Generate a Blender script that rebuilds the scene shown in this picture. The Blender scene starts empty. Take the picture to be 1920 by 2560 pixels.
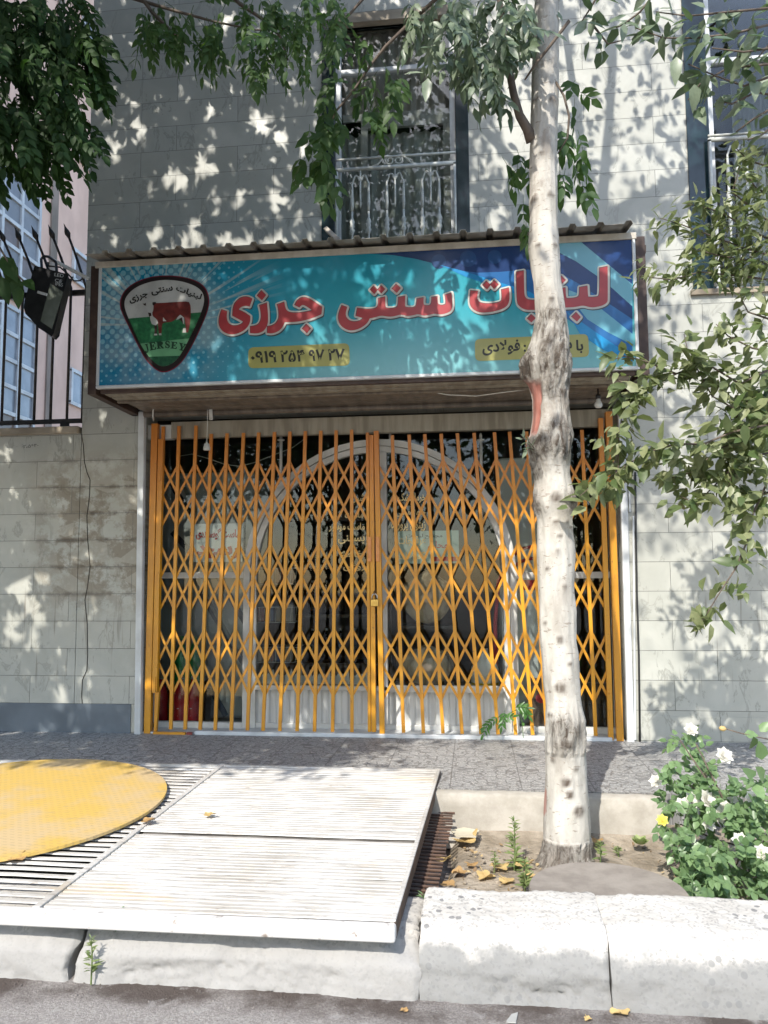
import bpy, math, random, unicodedata
import numpy as np
from mathutils import Vector, Matrix, geometry, noise as mnoise
random.seed(7); RNG = np.random.default_rng(7)
SC = bpy.context.scene; COL = SC.collection
# ------------------------------------------------------------------ camera, sky, sun, exposure
FPX = 1950.0; YAW, PIT, ROL = math.radians(6.4655), math.radians(5.0486), math.radians(-.3687)
CAM = np.array([0.7484, -5.9, 1.1603])
_F = np.array([-math.sin(YAW)*math.cos(PIT), math.cos(YAW)*math.cos(PIT), math.sin(PIT)])
_R = np.array([math.cos(YAW), math.sin(YAW), 0.0]); _U = np.cross(_R, _F)
CR = math.cos(ROL)*_R + math.sin(ROL)*_U; CU = -math.sin(ROL)*_R + math.cos(ROL)*_U
cd = bpy.data.cameras.new('camera'); co = bpy.data.objects.new('camera', cd); COL.objects.link(co)
cd.sensor_fit = 'VERTICAL'; cd.sensor_height = 36; cd.lens = FPX/2560*36; cd.clip_start = .05; cd.clip_end = 900
co.matrix_world = Matrix(((CR[0], CU[0], -_F[0], CAM[0]), (CR[1], CU[1], -_F[1], CAM[1]), (CR[2], CU[2], -_F[2], CAM[2]), (0, 0, 0, 1)))
SC.camera = co
SUN = Vector((-.29, -1, .95)).normalized()          # towards the sun
w = bpy.data.worlds.new('World'); SC.world = w; w.use_nodes = True
sk = w.node_tree.nodes.new('ShaderNodeTexSky'); sk.sky_type = 'NISHITA'; sk.sun_disc = False
sk.sun_elevation = math.asin(SUN.z); sk.sun_rotation = math.atan2(SUN.x, SUN.y)
bg = w.node_tree.nodes['Background']; bg.inputs[1].default_value = .158
w.node_tree.links.new(sk.outputs[0], bg.inputs[0])
sl = bpy.data.lights.new('sun', 'SUN'); sl.energy = 2.5; sl.angle = math.radians(.53); sl.color = (1, .95, .87)
so = bpy.data.objects.new('sun', sl); COL.objects.link(so); so.rotation_euler = SUN.to_track_quat('Z', 'Y').to_euler()
so.location = (-3, -9, 9)
SC.view_settings.view_transform = 'Standard'; SC.view_settings.look = 'None'
SC.view_settings.exposure = 1.36; SC.view_settings.gamma = 1
SC.cycles.max_bounces = 8; SC.cycles.transparent_max_bounces = 12

def P(px, py, X=None, Y=None, Z=None):
    """a point of the photograph's pixel grid put on a plane of the place"""
    r = (px-960)/FPX*CR - (py-1280)/FPX*CU + _F
    t = (X-CAM[0])/r[0] if X is not None else (Y-CAM[1])/r[1] if Y is not None else (Z-CAM[2])/r[2]
    return Vector(CAM + t*r)
def pix(p):
    v = np.asarray(p, float) - CAM
    d = v@_F
    return 960+FPX*(v@CR)/d, 1280-FPX*(v@CU)/d, d

# ------------------------------------------------------------------ objects
def tag(o, label=None, cat=None, group=None, kind=None):
    if label: o['label'] = label
    if cat: o['category'] = cat
    if group: o['group'] = group
    if kind: o['kind'] = kind
    return o
def thing(name, loc, label, cat, group=None, kind=None):
    o = bpy.data.objects.new(name, None); COL.objects.link(o); o.location = loc; o.empty_display_size = .1
    return tag(o, label, cat, group, kind)
def link(name, me, mat, parent=None, smooth=False):
    o = bpy.data.objects.new(name, me); COL.objects.link(o)
    if mat is not None: me.materials.append(mat)
    if parent is not None:
        o.parent = parent
        if parent.type == 'EMPTY': o.location = -Vector(parent.location)
    if smooth: me.polygons.foreach_set('use_smooth', [True]*len(me.polygons))
    return o
def bev(o, wd=.004, seg=2):
    m = o.modifiers.new('edge', 'BEVEL'); m.width = wd; m.segments = seg; m.limit_method = 'ANGLE'; m.angle_limit = math.radians(35)
    return o
class MB:
    def __init__(s): s.v = []; s.f = []; s.c = []
    def add(s, vs, fs):
        b = len(s.v); s.v += [tuple(v) for v in vs]; s.f += [tuple(i+b for i in f) for f in fs]; return s
    def box(s, a, b):
        x0, y0, z0 = (min(p, q) for p, q in zip(a, b)); x1, y1, z1 = (max(p, q) for p, q in zip(a, b))
        return s.add([(x0,y0,z0),(x1,y0,z0),(x1,y1,z0),(x0,y1,z0),(x0,y0,z1),(x1,y0,z1),(x1,y1,z1),(x0,y1,z1)],
                     [(0,3,2,1),(4,5,6,7),(0,1,5,4),(1,2,6,5),(2,3,7,6),(3,0,4,7)])
    def bar(s, p, q, w_, d_, side=None):
        """rectangular bar from p to q: w_ across (in the facade plane unless side says otherwise), d_ deep"""
        p, q = Vector(p), Vector(q); a = (q-p).normalized(); n = Vector(side or (0, 1, 0))
        u = a.cross(n)
        if u.length < 1e-4: u = a.cross(Vector((1, 0, 0)))
        u.normalize(); n = u.cross(a).normalized(); u = u*w_/2; n = n*d_/2
        return s.add([p-u-n,p+u-n,p+u+n,p-u+n,q-u-n,q+u-n,q+u+n,q-u+n],
                     [(0,3,2,1),(4,5,6,7),(0,1,5,4),(1,2,6,5),(2,3,7,6),(3,0,4,7)])
    def tube(s, pts, r, n=8, cap=True):
        pts = [Vector(p) for p in pts]; m = len(pts); rs = r if isinstance(r, (list, tuple)) else [r]*m
        up = None; b = len(s.v)
        for i, p in enumerate(pts):
            t = (pts[min(i+1, m-1)]-pts[max(i-1, 0)])
            t = t.normalized() if t.length > 1e-9 else Vector((0,0,1))
            if up is None:
                up = t.orthogonal().normalized()
            else:
                up = (up - t*up.dot(t)); up = up.normalized() if up.length > 1e-6 else t.orthogonal().normalized()
            sd = t.cross(up)
            for k in range(n):
                a = 2*math.pi*k/n; s.v.append(tuple(p + (up*math.cos(a)+sd*math.sin(a))*rs[i]))
        for i in range(m-1):
            for k in range(n):
                k2 = (k+1) % n; s.f.append((b+i*n+k, b+i*n+k2, b+(i+1)*n+k2, b+(i+1)*n+k))
        if cap: s.f.append(tuple(b+k for k in range(n))[::-1]); s.f.append(tuple(b+(m-1)*n+k for k in range(n)))
        return s
    def lathe(s, c, prof, n=16, axis=(0, 0, 1)):
        c = Vector(c); a = Vector(axis).normalized(); u = a.orthogonal().normalized(); w_ = a.cross(u)
        b = len(s.v); m = len(prof)
        for r, h in prof:
            for k in range(n):
                t = 2*math.pi*k/n; s.v.append(tuple(c+a*h+(u*math.cos(t)+w_*math.sin(t))*r))
        for i in range(m-1):
            for k in range(n):
                k2 = (k+1) % n; s.f.append((b+i*n+k, b+i*n+k2, b+(i+1)*n+k2, b+(i+1)*n+k))
        s.f.append(tuple(b+k for k in range(n))[::-1]); s.f.append(tuple(b+(m-1)*n+k for k in range(n)))
        return s
    def prism(s, pts, d):
        """outline pts (3D, one plane) pushed out by vector d, capped with triangles"""
        pts = [Vector(p) for p in pts]; d = Vector(d); n = len(pts); b = len(s.v)
        tri = geometry.tessellate_polygon([pts])
        s.v += [tuple(p) for p in pts]+[tuple(p+d) for p in pts]
        for t in tri: s.f.append(tuple(b+i for i in t)); s.f.append(tuple(b+n+i for i in t[::-1]))
        for i in range(n): j = (i+1) % n; s.f.append((b+i, b+j, b+n+j, b+n+i))
        return s
    def build(s, name, mat, parent=None, smooth=False):
        me = bpy.data.meshes.new(name); me.from_pydata(s.v, [], s.f); me.update()
        return link(name, me, mat, parent, smooth)
def tri_mesh(name, V, T):
    me = bpy.data.meshes.new(name); me.vertices.add(len(V)); me.vertices.foreach_set('co', np.asarray(V, np.float32).ravel())
    T = np.asarray(T, np.int32); me.loops.add(T.size); me.loops.foreach_set('vertex_index', T.ravel())
    me.polygons.add(len(T)); me.polygons.foreach_set('loop_start', np.arange(0, T.size, 3, dtype=np.int32))
    me.update(calc_edges=True); me.validate(); return me
def grid_mesh(name, G):
    """G: (rows, cols, 3) array"""
    r, c, _ = G.shape; me = bpy.data.meshes.new(name)
    i = np.arange(r*c).reshape(r, c)
    f = np.stack([i[:-1,:-1], i[:-1,1:], i[1:,1:], i[1:,:-1]], -1).reshape(-1, 4)
    me.from_pydata(G.reshape(-1, 3).tolist(), [], f.tolist()); me.update(); return me

# ------------------------------------------------------------------ materials
class NT:
    def __init__(s, name):
        s.m = bpy.data.materials.new(name); s.m.use_nodes = True; s.t = s.m.node_tree
        s.b = s.t.nodes['Principled BSDF']; s.out = s.t.nodes['Material Output']; s._o = None
    def n(s, ty, inp=None, **kw):
        d = s.t.nodes.new(ty)
        for k, v in kw.items(): setattr(d, k, v)
        for k, v in (inp or {}).items():
            if isinstance(v, bpy.types.NodeSocket): s.t.links.new(v, d.inputs[k])
            elif v is not None: d.inputs[k].default_value = v
        return d
    def co(s):
        if s._o is None: s._o = s.n('ShaderNodeTexCoord').outputs['Object']
        return s._o
    def map(s, sc=(1,1,1), loc=(0,0,0), rot=(0,0,0), v=None):
        return s.n('ShaderNodeMapping', {0: v or s.co(), 1: loc, 2: rot, 3: sc}).outputs[0]
    def sep(s, v=None): return s.n('ShaderNodeSeparateXYZ', {0: v or s.co()}).outputs
    def comb(s, x, y, z=0.0): return s.n('ShaderNodeCombineXYZ', {0: x, 1: y, 2: z}).outputs[0]
    def ma(s, op, a, b=None, c=None, clamp=False):
        return s.n('ShaderNodeMath', {0: a, 1: b, 2: c}, operation=op, use_clamp=clamp).outputs[0]
    def noise(s, sc, det=3, rough=.55, v=None, dist=0.0, col=False):
        d = s.n('ShaderNodeTexNoise', {'Vector': v or s.co(), 'Scale': sc, 'Detail': det, 'Roughness': rough, 'Distortion': dist})
        return d.outputs[1 if col else 0]
    def vor(s, sc, feat='F1', v=None, out=0, rnd=1.0):
        return s.n('ShaderNodeTexVoronoi', {'Vector': v or s.co(), 'Scale': sc, 'Randomness': rnd}, feature=feat).outputs[out]
    def ss(s, x, a, b):
        d = s.n('ShaderNodeMapRange', {0: x, 1: a, 2: b}, interpolation_type='SMOOTHSTEP'); return d.outputs[0]
    def mix(s, f, a, b, blend='MIX'):
        d = s.n('ShaderNodeMix', data_type='RGBA', blend_type=blend)
        for i, v in ((0, f), (6, a), (7, b)):
            if isinstance(v, bpy.types.NodeSocket): s.t.links.new(v, d.inputs[i])
            elif i == 0: d.inputs[i].default_value = v
            else: d.inputs[i].default_value = (*v, 1)
        return d.outputs[2]
    def set(s, col=None, rough=None, metal=None, spec=None, **kw):
        for k, v in (('Base Color', col), ('Roughness', rough), ('Metallic', metal), ('Specular IOR Level', spec), *kw.items()):
            if v is None: continue
            if isinstance(v, bpy.types.NodeSocket): s.t.links.new(v, s.b.inputs[k])
            elif isinstance(v, tuple): s.b.inputs[k].default_value = (*v, 1)
            else: s.b.inputs[k].default_value = v
        return s
    def bump(s, h, st=.3, d=.01, prev=None):
        b = s.n('ShaderNodeBump', {'Height': h, 'Strength': st, 'Distance': d})
        if prev is not None: s.t.links.new(prev, b.inputs['Normal'])
        s.t.links.new(b.outputs[0], s.b.inputs['Normal']); return b.outputs[0]
def simple(name, c1, c2=None, sc=8, rough=.6, metal=0.0, bump=.15, bs=40, bd=.004, st=(1,1,1), det=4, spec=.5, lo=.35, hi=.65):
    t = NT(name); v = t.map(st)
    c2 = c2 or tuple(x*.75 for x in c1)
    f = t.ss(t.noise(sc, det, v=v), lo, hi)
    t.set(t.mix(f, c1, c2), rough, metal, spec)
    if bump: t.bump(t.noise(bs, 4, v=v), bump, bd)
    return t.m

def marble(name, c1, c2, dirt=False):
    t = NT(name); x, y, z = t.sep()
    v = t.comb(t.ma('ADD', x, 50.0), t.ma('ADD', z, 20*.2133-.22))
    br = t.n('ShaderNodeTexBrick', {'Vector': v, 'Color1': (0,0,0,1), 'Color2': (1,1,1,1), 'Mortar': (.5,.5,.5,1), 'Scale': 1.0, 'Mortar Size': .0018, 'Mortar Smooth': .25,
                                    'Brick Width': .82, 'Row Height': .2133}, offset=.37, offset_frequency=2)
    tile, mort = br.outputs[0], br.outputs[1]
    tv = t.comb(t.ma('MULTIPLY', tile, 9.0), x, z)
    n1 = t.noise(2.2, 5, .6, v=tv, dist=.8)
    n2 = t.noise(7, 6, .65, v=t.map((1, 1, .5), rot=(0, .9, 0), v=tv), dist=1.2)
    col = t.mix(t.ss(n1, .3, .7), c1, c2)
    col = t.mix(t.ma('MULTIPLY', t.ss(n2, .56, .60), t.ss(n2, .66, .60)), col, tuple(q*.8 for q in c2))
    col = t.mix(t.ma('MULTIPLY', tile, .42), col, (.33, .325, .28))
    if dirt:
        band = t.ma('MULTIPLY', t.ss(z, .75, 1.25), t.ss(z, 2.35, 1.9)); bx = t.ss(x, -2.95, -2.45)
        bx = t.ma('MULTIPLY', bx, t.ss(x, -1.2, -1.85))
        dn = t.ss(t.noise(6, 6, .7, v=t.comb(x, z)), .40, .56)
        m = t.ma('MULTIPLY', t.ma('MULTIPLY', band, bx), dn)
        row = t.ma('ABSOLUTE', t.ma('SUBTRACT', t.ma('FRACT', t.ma('DIVIDE', t.ma('SUBTRACT', z, .22-.1066), .2133)), .5))
        m2 = t.ma('MULTIPLY', t.ma('MULTIPLY', t.ss(row, .14, .02), band), t.ss(t.noise(9, 4, .6, v=t.comb(x, z, 3.0)), .42, .62))
        m2 = t.ma('MULTIPLY', m2, bx)
        pt = t.vor(7.0, v=t.comb(x, t.ma('MULTIPLY', z, 1.3)), out=1)
        patch = t.ma('MULTIPLY', t.ma('MULTIPLY', band, bx), t.ss(t.n('ShaderNodeSeparateColor', {0: pt}).outputs[0], .55, .6))
        col = t.mix(t.ma('MULTIPLY', m, .8), col, (.17, .135, .09))
        col = t.mix(t.ma('MULTIPLY', patch, .6), col, (.36, .35, .30))
        col = t.mix(t.ma('MULTIPLY', m2, .85), col, (.075, .05, .03))
        drip = t.ma('MULTIPLY', t.ss(t.noise(34, 2, .5, v=t.comb(x, t.ma('MULTIPLY', z, .05))), .6, .72), t.ma('MULTIPLY', t.ss(z, .3, .5), t.ss(z, 1.2, .95)))
        col = t.mix(t.ma('MULTIPLY', drip, .5), col, (.12, .10, .08))
    col = t.mix(mort, col, (.11, .11, .098))
    t.set(col, t.ma('ADD', t.ma('MULTIPLY', n1, .25), .28), 0.0, .45)
    nb = t.bump(t.noise(60, 3), .04, .003)
    t.bump(t.ma('MULTIPLY', mort, -1.0), .6, .003, nb)
    return t.m
CL1, CL2 = (.46, .46, .415), (.37, .375, .335)
M_marble = marble('marble_cladding', CL1, CL2, True)
M_plinth = simple('blue_grey_plinth', (.12, .145, .17), (.09, .11, .13), 3, .45, bump=.05)
M_coping = simple('stone_coping', (.33, .28, .21), (.22, .18, .13), 5, .7, st=(.6, 1, 2))
M_dark = simple('dark_green_marble', (.008, .02, .024), (.02, .045, .05), 6, .12, bump=0, lo=.45, hi=.75, st=(1, 1, .4))
M_white = simple('white_aluminium', (.62, .62, .59), (.5, .5, .47), 4, .4, bump=.03)
M_winframe = simple('greyish_window_frame', (.58, .6, .6), (.45, .46, .46), 4, .4, bump=.03)
M_beige = simple('beige_painted_steel', (.29, .265, .21), (.19, .165, .125), 6, .5, st=(3, 1, .3), bump=.06)
M_shutter = simple('brownish_shutter_metal', (.17, .138, .105), (.10, .08, .06), 5, .45, st=(4, 1, .3), bump=.08)
M_brown = simple('brown_angle_iron', (.035, .018, .014), (.06, .035, .025), 12, .55, bump=.1)
M_fascia = simple('cream_fascia', (.5, .46, .39), (.36, .32, .26), 4, .5, st=(2, 1, 1))
M_roof = simple('galvanised_roof_sheet', (.4, .38, .34), (.25, .22, .18), 8, .45, .3)
M_dkmetal = simple('black_iron', (.012, .012, .013), (.03, .025, .022), 20, .45, .2)
M_blackplastic = simple('black_housing', (.01, .01, .012), (.018, .018, .02), 20, .35, bump=.05)
M_pink = simple('pink_plaster', (.78, .54, .43), (.66, .45, .355), 1.6, .85, bump=.25, bs=30, st=(1, 1, .6), det=8)
M_brass = simple('brass', (.5, .34, .1), (.38, .25, .07), 30, .3, .9, bump=.02)
M_steel = simple('steel', (.5, .5, .5), (.4, .4, .4), 30, .25, .9, bump=.02)
M_paper = simple('white_board', (.82, .84, .85), (.75, .77, .8), 3, .35, bump=0)
M_redprint = simple('red_print', (.55, .02, .035), (.5, .03, .05), 10, .5, bump=0)
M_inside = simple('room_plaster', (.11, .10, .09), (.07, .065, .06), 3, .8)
M_wire = simple('white_cable', (.6, .6, .56), (.5, .5, .46), 20, .5, bump=0)
M_bwire = simple('dark_cable', (.02, .02, .02), None, 20, .5, bump=0)
M_panel = simple('white_kick_panel', (.60, .60, .57), (.5, .5, .48), 5, .5, bump=.04, st=(6, 1, .4))

def m_orange():
    t = NT('orange_gate_paint'); n = t.noise(7, 5, .6, v=t.map((1, 1, .35)))
    col = t.mix(t.ss(n, .3, .7), (.62, .285, .010), (.53, .225, .010))
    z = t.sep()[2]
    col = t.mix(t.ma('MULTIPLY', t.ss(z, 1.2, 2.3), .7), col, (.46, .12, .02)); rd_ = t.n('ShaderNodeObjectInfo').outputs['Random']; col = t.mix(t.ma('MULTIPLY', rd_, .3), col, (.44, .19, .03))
    d = t.ma('MAXIMUM', t.ss(t.noise(45, 4, .7), .64, .7), t.ma('MULTIPLY', t.ss(t.noise(12, 5, .7, v=t.map((2, 2, .6), loc=(3, 1, 2))), .6, .7), .5))
    col = t.mix(t.ma('MULTIPLY', d, .7), col, (.12, .055, .03))
    t.set(col, .38, 0.0, .5); t.bump(t.noise(60, 3), .08, .003); return t.m
M_orange = m_orange()
M_orange2 = simple('worn_pale_orange', (.66, .27, .08), (.55, .2, .05), 20, .45)
def m_glass(name='window_glass', tint=(.86, .89, .88), fac=.8):
    t = NT(name); tr = t.n('ShaderNodeBsdfTransparent', {0: (*tint, 1)}); gl = t.n('ShaderNodeBsdfGlossy', {0: (1, 1, 1, 1), 'Roughness': .015})
    fr = t.n('ShaderNodeFresnel', {0: 1.5}); f = t.ma('MULTIPLY', fr.outputs[0], .5, clamp=True)
    mx = t.n('ShaderNodeMixShader', {0: f, 1: tr.outputs[0], 2: gl.outputs[0]})
    t.t.links.new(mx.outputs[0], t.out.inputs[0]); return t.m
M_glass = m_glass()
M_glassdk = m_glass('tinted_glass', (.3, .34, .34))
def m_winglass(name, c):
    t = NT(name); t.set(c, .06, 0.0, .6); return t.m
M_frost = simple('frosted_pane', (.30, .33, .36), (.22, .25, .28), 2, .18, bump=0, spec=.6)
M_brownpane = simple('dull_brown_pane', (.16, .11, .085), (.1, .07, .05), 3, .3, bump=0)
M_bluepane = simple('pale_blue_blind_pane', (.25, .27, .3), (.2, .22, .25), 3, .6, bump=0)
def m_paint_ramp():
    t = NT('worn_white_ramp_paint'); v = t.map((1.2, 9, 1)); n = t.noise(9, 6, .7, v=v); n2 = t.noise(2.2, 4, .6)
    col = t.mix(t.ss(n2, .4, .75), (.54, .525, .495), (.38, .355, .315))
    f = t.ma('MULTIPLY', t.ss(n, .56, .66), t.ss(n2, .3, .6))
    col = t.mix(t.ma('MULTIPLY', f, .9), col, (.2, .17, .14)); f2 = t.ma('MULTIPLY', t.ss(t.noise(16, 5, .7, v=t.map((.35, 9, 1), loc=(1, 7, 0))), .5, .62), .75); col = t.mix(f2, col, (.29, .27, .24))
    rust = t.ma('MULTIPLY', t.ss(t.noise(1.7, 5, .6, v=t.map((.7, 2.5, 1), loc=(3, 1, 0))), .6, .7), .45)
    col = t.mix(rust, col, (.5, .38, .22))
    t.set(col, .55); t.bump(n, .3, .004); return t.m
M_ramp = m_paint_ramp()
M_rust = simple('rusty_steel', (.10, .055, .035), (.05, .03, .022), 14, .75, bump=.3)
def m_yellow():
    t = NT('worn_yellow_chequer_plate'); x, y, z = t.sep(); n = t.noise(2.3, 5, .6); n2 = t.noise(5, 5, .65)
    col = t.mix(t.ss(n, .42, .62), (.60, .40, .10), (.55, .41, .22))
    col = t.mix(t.ma('MULTIPLY', t.ss(n2, .55, .7), .6), col, (.55, .41, .22))
    scr = t.ma('MULTIPLY', t.ss(t.noise(13, 6, .75, v=t.map((.5, 2.2, 1), rot=(0, 0, .5))), .58, .66), .5); col = t.mix(scr, col, (.33, .27, .2)); col = t.mix(t.ma('MULTIPLY', t.ss(t.noise(40, 4, .7), .66, .72), .6), col, (.22, .12, .06))
    row = t.ma('MULTIPLY', t.ma('ADD', y, t.ma('MULTIPLY', x, .12)), 34.0); a = t.ma('FRACT', t.ma('ADD', t.ma('MULTIPLY', x, 25.0), t.ma('MULTIPLY', t.ma('FLOOR', row), .5))); b = t.ma('FRACT', row)
    bar = t.ma('MULTIPLY', t.ma('LESS_THAN', t.ma('ABSOLUTE', t.ma('SUBTRACT', a, .5)), .27), t.ma('LESS_THAN', t.ma('ABSOLUTE', t.ma('SUBTRACT', b, .5)), .13))
    t.set(t.mix(t.ma('MULTIPLY', bar, .3), col, (.25, .18, .1)), .55, .1); t.bump(bar, .5, .003); return t.m
M_yellow = m_yellow()
def m_tiles():
    t = NT('terrazzo_paving'); x, y, z = t.sep(); v = t.comb(x, y)
    br = t.n('ShaderNodeTexBrick', {'Vector': t.map(rot=(0, 0, math.pi/2), loc=(9, 9, 0), v=v), 'Scale': 1.0, 'Mortar Size': .004, 'Mortar Smooth': .3, 'Brick Width': .4, 'Row Height': .4,
                                    'Color1': (0,0,0,1), 'Color2': (1,1,1,1), 'Mortar': (.5,.5,.5,1)}, offset=0.0)
    sp = t.vor(190, v=v, out=1); spk = t.n('ShaderNodeSeparateColor', {0: sp}).outputs[0]
    ed = t.vor(16, 'DISTANCE_TO_EDGE', v=t.map((1, 1.6, 1), v=v), rnd=.75)
    ed = t.ma('SUBTRACT', 1.0, t.ss(ed, .02, .10))
    col = t.mix(t.ss(spk, .3, .8), (.26, .26, .25), (.36, .355, .34))
    col = t.mix(t.ma('MULTIPLY', t.ss(spk, .88, .93), .8), col, (.6, .58, .55))
    col = t.mix(t.ma('MULTIPLY', ed, .75), col, (.12, .115, .11))
    col = t.mix(t.ma('MULTIPLY', t.ss(t.noise(1.5, 4), .5, .7), .35), col, (.2, .19, .17))
    col = t.mix(t.ma('MULTIPLY', br.outputs[1], .6), col, (.1, .095, .09))
    t.set(col, .6); nb = t.bump(t.ma('MULTIPLY', ed, -1.0), .5, .004); t.bump(t.ma('MULTIPLY', br.outputs[1], -1.0), .5, .004, nb); return t.m
M_tiles = m_tiles()
def m_concrete(name, c1, c2, agg=True, paint=None, front=None):
    t = NT(name); n = t.noise(6, 6, .65); x, y, z = t.sep()
    col = t.mix(t.ss(n, .35, .65), c1, c2)
    h = t.noise(40, 5, .7)
    if agg:
        va = t.vor(26, v=t.map((1, 1, 1.0)), out=0); vc = t.n('ShaderNodeSeparateColor', {0: t.vor(26, out=1)}).outputs
        peb = t.ma('MULTIPLY', t.ss(va, .34, .26), t.ma('GREATER_THAN', vc[0], .45))
        peb = t.ma('MULTIPLY', peb, t.ss(t.noise(2.0, 3, v=t.map(loc=(5, 2, 1))), .45, .55))
        col = t.mix(t.ma('MULTIPLY', peb, .85), col, (.17, .17, .17))
        fine = t.n('ShaderNodeSeparateColor', {0: t.vor(120, out=1)}).outputs[1]
        col = t.mix(t.ma('MULTIPLY', t.ss(fine, .8, .9), .4), col, (.15, .145, .14))
    if front:
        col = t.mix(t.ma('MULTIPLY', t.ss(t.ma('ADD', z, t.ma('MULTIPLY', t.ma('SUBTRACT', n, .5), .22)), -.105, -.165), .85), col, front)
    t.set(col, .85, 0.0, .3); nb = t.bump(t.noise(85, 6, .8), .4, .006); t.bump(t.ma('MULTIPLY', t.ss(t.vor(34), .1, .5), t.ss(t.noise(3), .42, .55)), .14 if agg else 0.0, .008, nb); return t.m
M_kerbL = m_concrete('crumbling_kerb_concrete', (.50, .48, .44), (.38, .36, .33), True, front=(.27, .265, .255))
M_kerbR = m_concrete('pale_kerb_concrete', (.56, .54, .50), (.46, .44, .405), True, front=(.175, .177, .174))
M_slab = m_concrete('grey_concrete_slab', (.29, .26, .225), (.21, .185, .16), False)
M_edge = m_concrete('sandy_edge_concrete', (.42, .39, .34), (.32, .295, .25), False)
M_soil = simple('dry_soil', (.35, .30, .235), (.2, .165, .12), 7, .95, bump=.8, bs=35, bd=.02, det=8)
def m_asphalt():
    t = NT('dusty_asphalt'); y = t.sep()[1]; n = t.noise(3.5, 6, .65)
    sp = t.n('ShaderNodeSeparateColor', {0: t.vor(160, out=1)}).outputs[0]
    col = t.mix(t.ss(sp, .2, .9), (.29, .265, .25), (.40, .375, .35))
    wet = t.ma('MULTIPLY', t.ss(t.ma('ADD', y, t.ma('MULTIPLY', n, .22)), -3.13, -2.98), .75)
    col = t.mix(t.ma('MULTIPLY', wet, t.ma('ADD', .35, t.ma('MULTIPLY', t.ss(n, .35, .6), .9)), clamp=True), col, (.085, .065, .055)); col = t.mix(t.ma('MULTIPLY', t.ss(t.noise(9, 6, .7, v=t.map(loc=(3, 3, 0))), .56, .66), .5), col, (.42, .4, .38)); t.set(col, .9, 0.0, .3); t.bump(t.noise(90, 5, .75), 1.0, .014); return t.m
M_road = m_asphalt()
def m_leaf(name, ca, cb, rough=.42, tl=.3, tcol=(.18, .3, .04), spec=.4):
    t = NT(name); ri = t.n('ShaderNodeNewGeometry').outputs['Random Per Island']
    col = t.mix(ri, ca, cb); col = t.mix(t.ma('MULTIPLY', t.ss(t.noise(60, 2), .4, .7), .25), col, tuple(q*.6 for q in ca))
    t.set(col, rough, 0.0, spec)
    tr = t.n('ShaderNodeBsdfTranslucent', {0: (*tcol, 1)})
    mx = t.n('ShaderNodeMixShader', {0: tl, 1: t.b.outputs[0], 2: tr.outputs[0]}); t.t.links.new(mx.outputs[0], t.out.inputs[0]); return t.m
M_leafA = m_leaf('shade_tone_ash_leaf', (.018, .042, .012), (.036, .072, .02), .55, .22, (.05, .13, .015), .22)  # dark copy of the leaf green, shade of backlit leaves in the colour
M_leafM = m_leaf('mid_green_ash_leaf', (.035, .075, .026), (.075, .125, .048), .5, .38, (.13, .26, .04), .3)  # tone between the shaded and the sunlit leaf copies
M_leafB = m_leaf('sun_tone_ash_leaf', (.10, .145, .085), (.24, .285, .20), .36, .22, (.12, .22, .05))  # pale grey-green copy of the leaf, sunlight put into the colour
M_leafC = m_leaf('olive_apple_leaf', (.065, .105, .035), (.27, .29, .15), .4, .34, (.22, .28, .08))
M_leafR = m_leaf('rose_leaf', (.095, .16, .07), (.20, .30, .135), .35, .3, (.15, .3, .05))
M_leafW = m_leaf('weed_leaf', (.14, .2, .07), (.22, .26, .1), .5, .3, (.2, .3, .08))
M_leafV = m_leaf('bright_sprig_leaf', (.035, .11, .02), (.07, .17, .03), .35, .3, (.1, .3, .03))
M_dry = m_leaf('dry_leaf', (.5, .33, .12), (.62, .47, .22), .6, .2, (.5, .35, .1))
M_twig = simple('twig_bark', (.13, .10, .075), (.08, .06, .045), 20, .8)
M_petal = m_leaf('white_petal', (.66, .64, .57), (.76, .74, .68), .5, .3, (.8, .78, .7))
M_petaly = m_leaf('yellow_petal', (.75, .66, .12), (.8, .72, .2), .5, .3, (.8, .7, .1))
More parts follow.
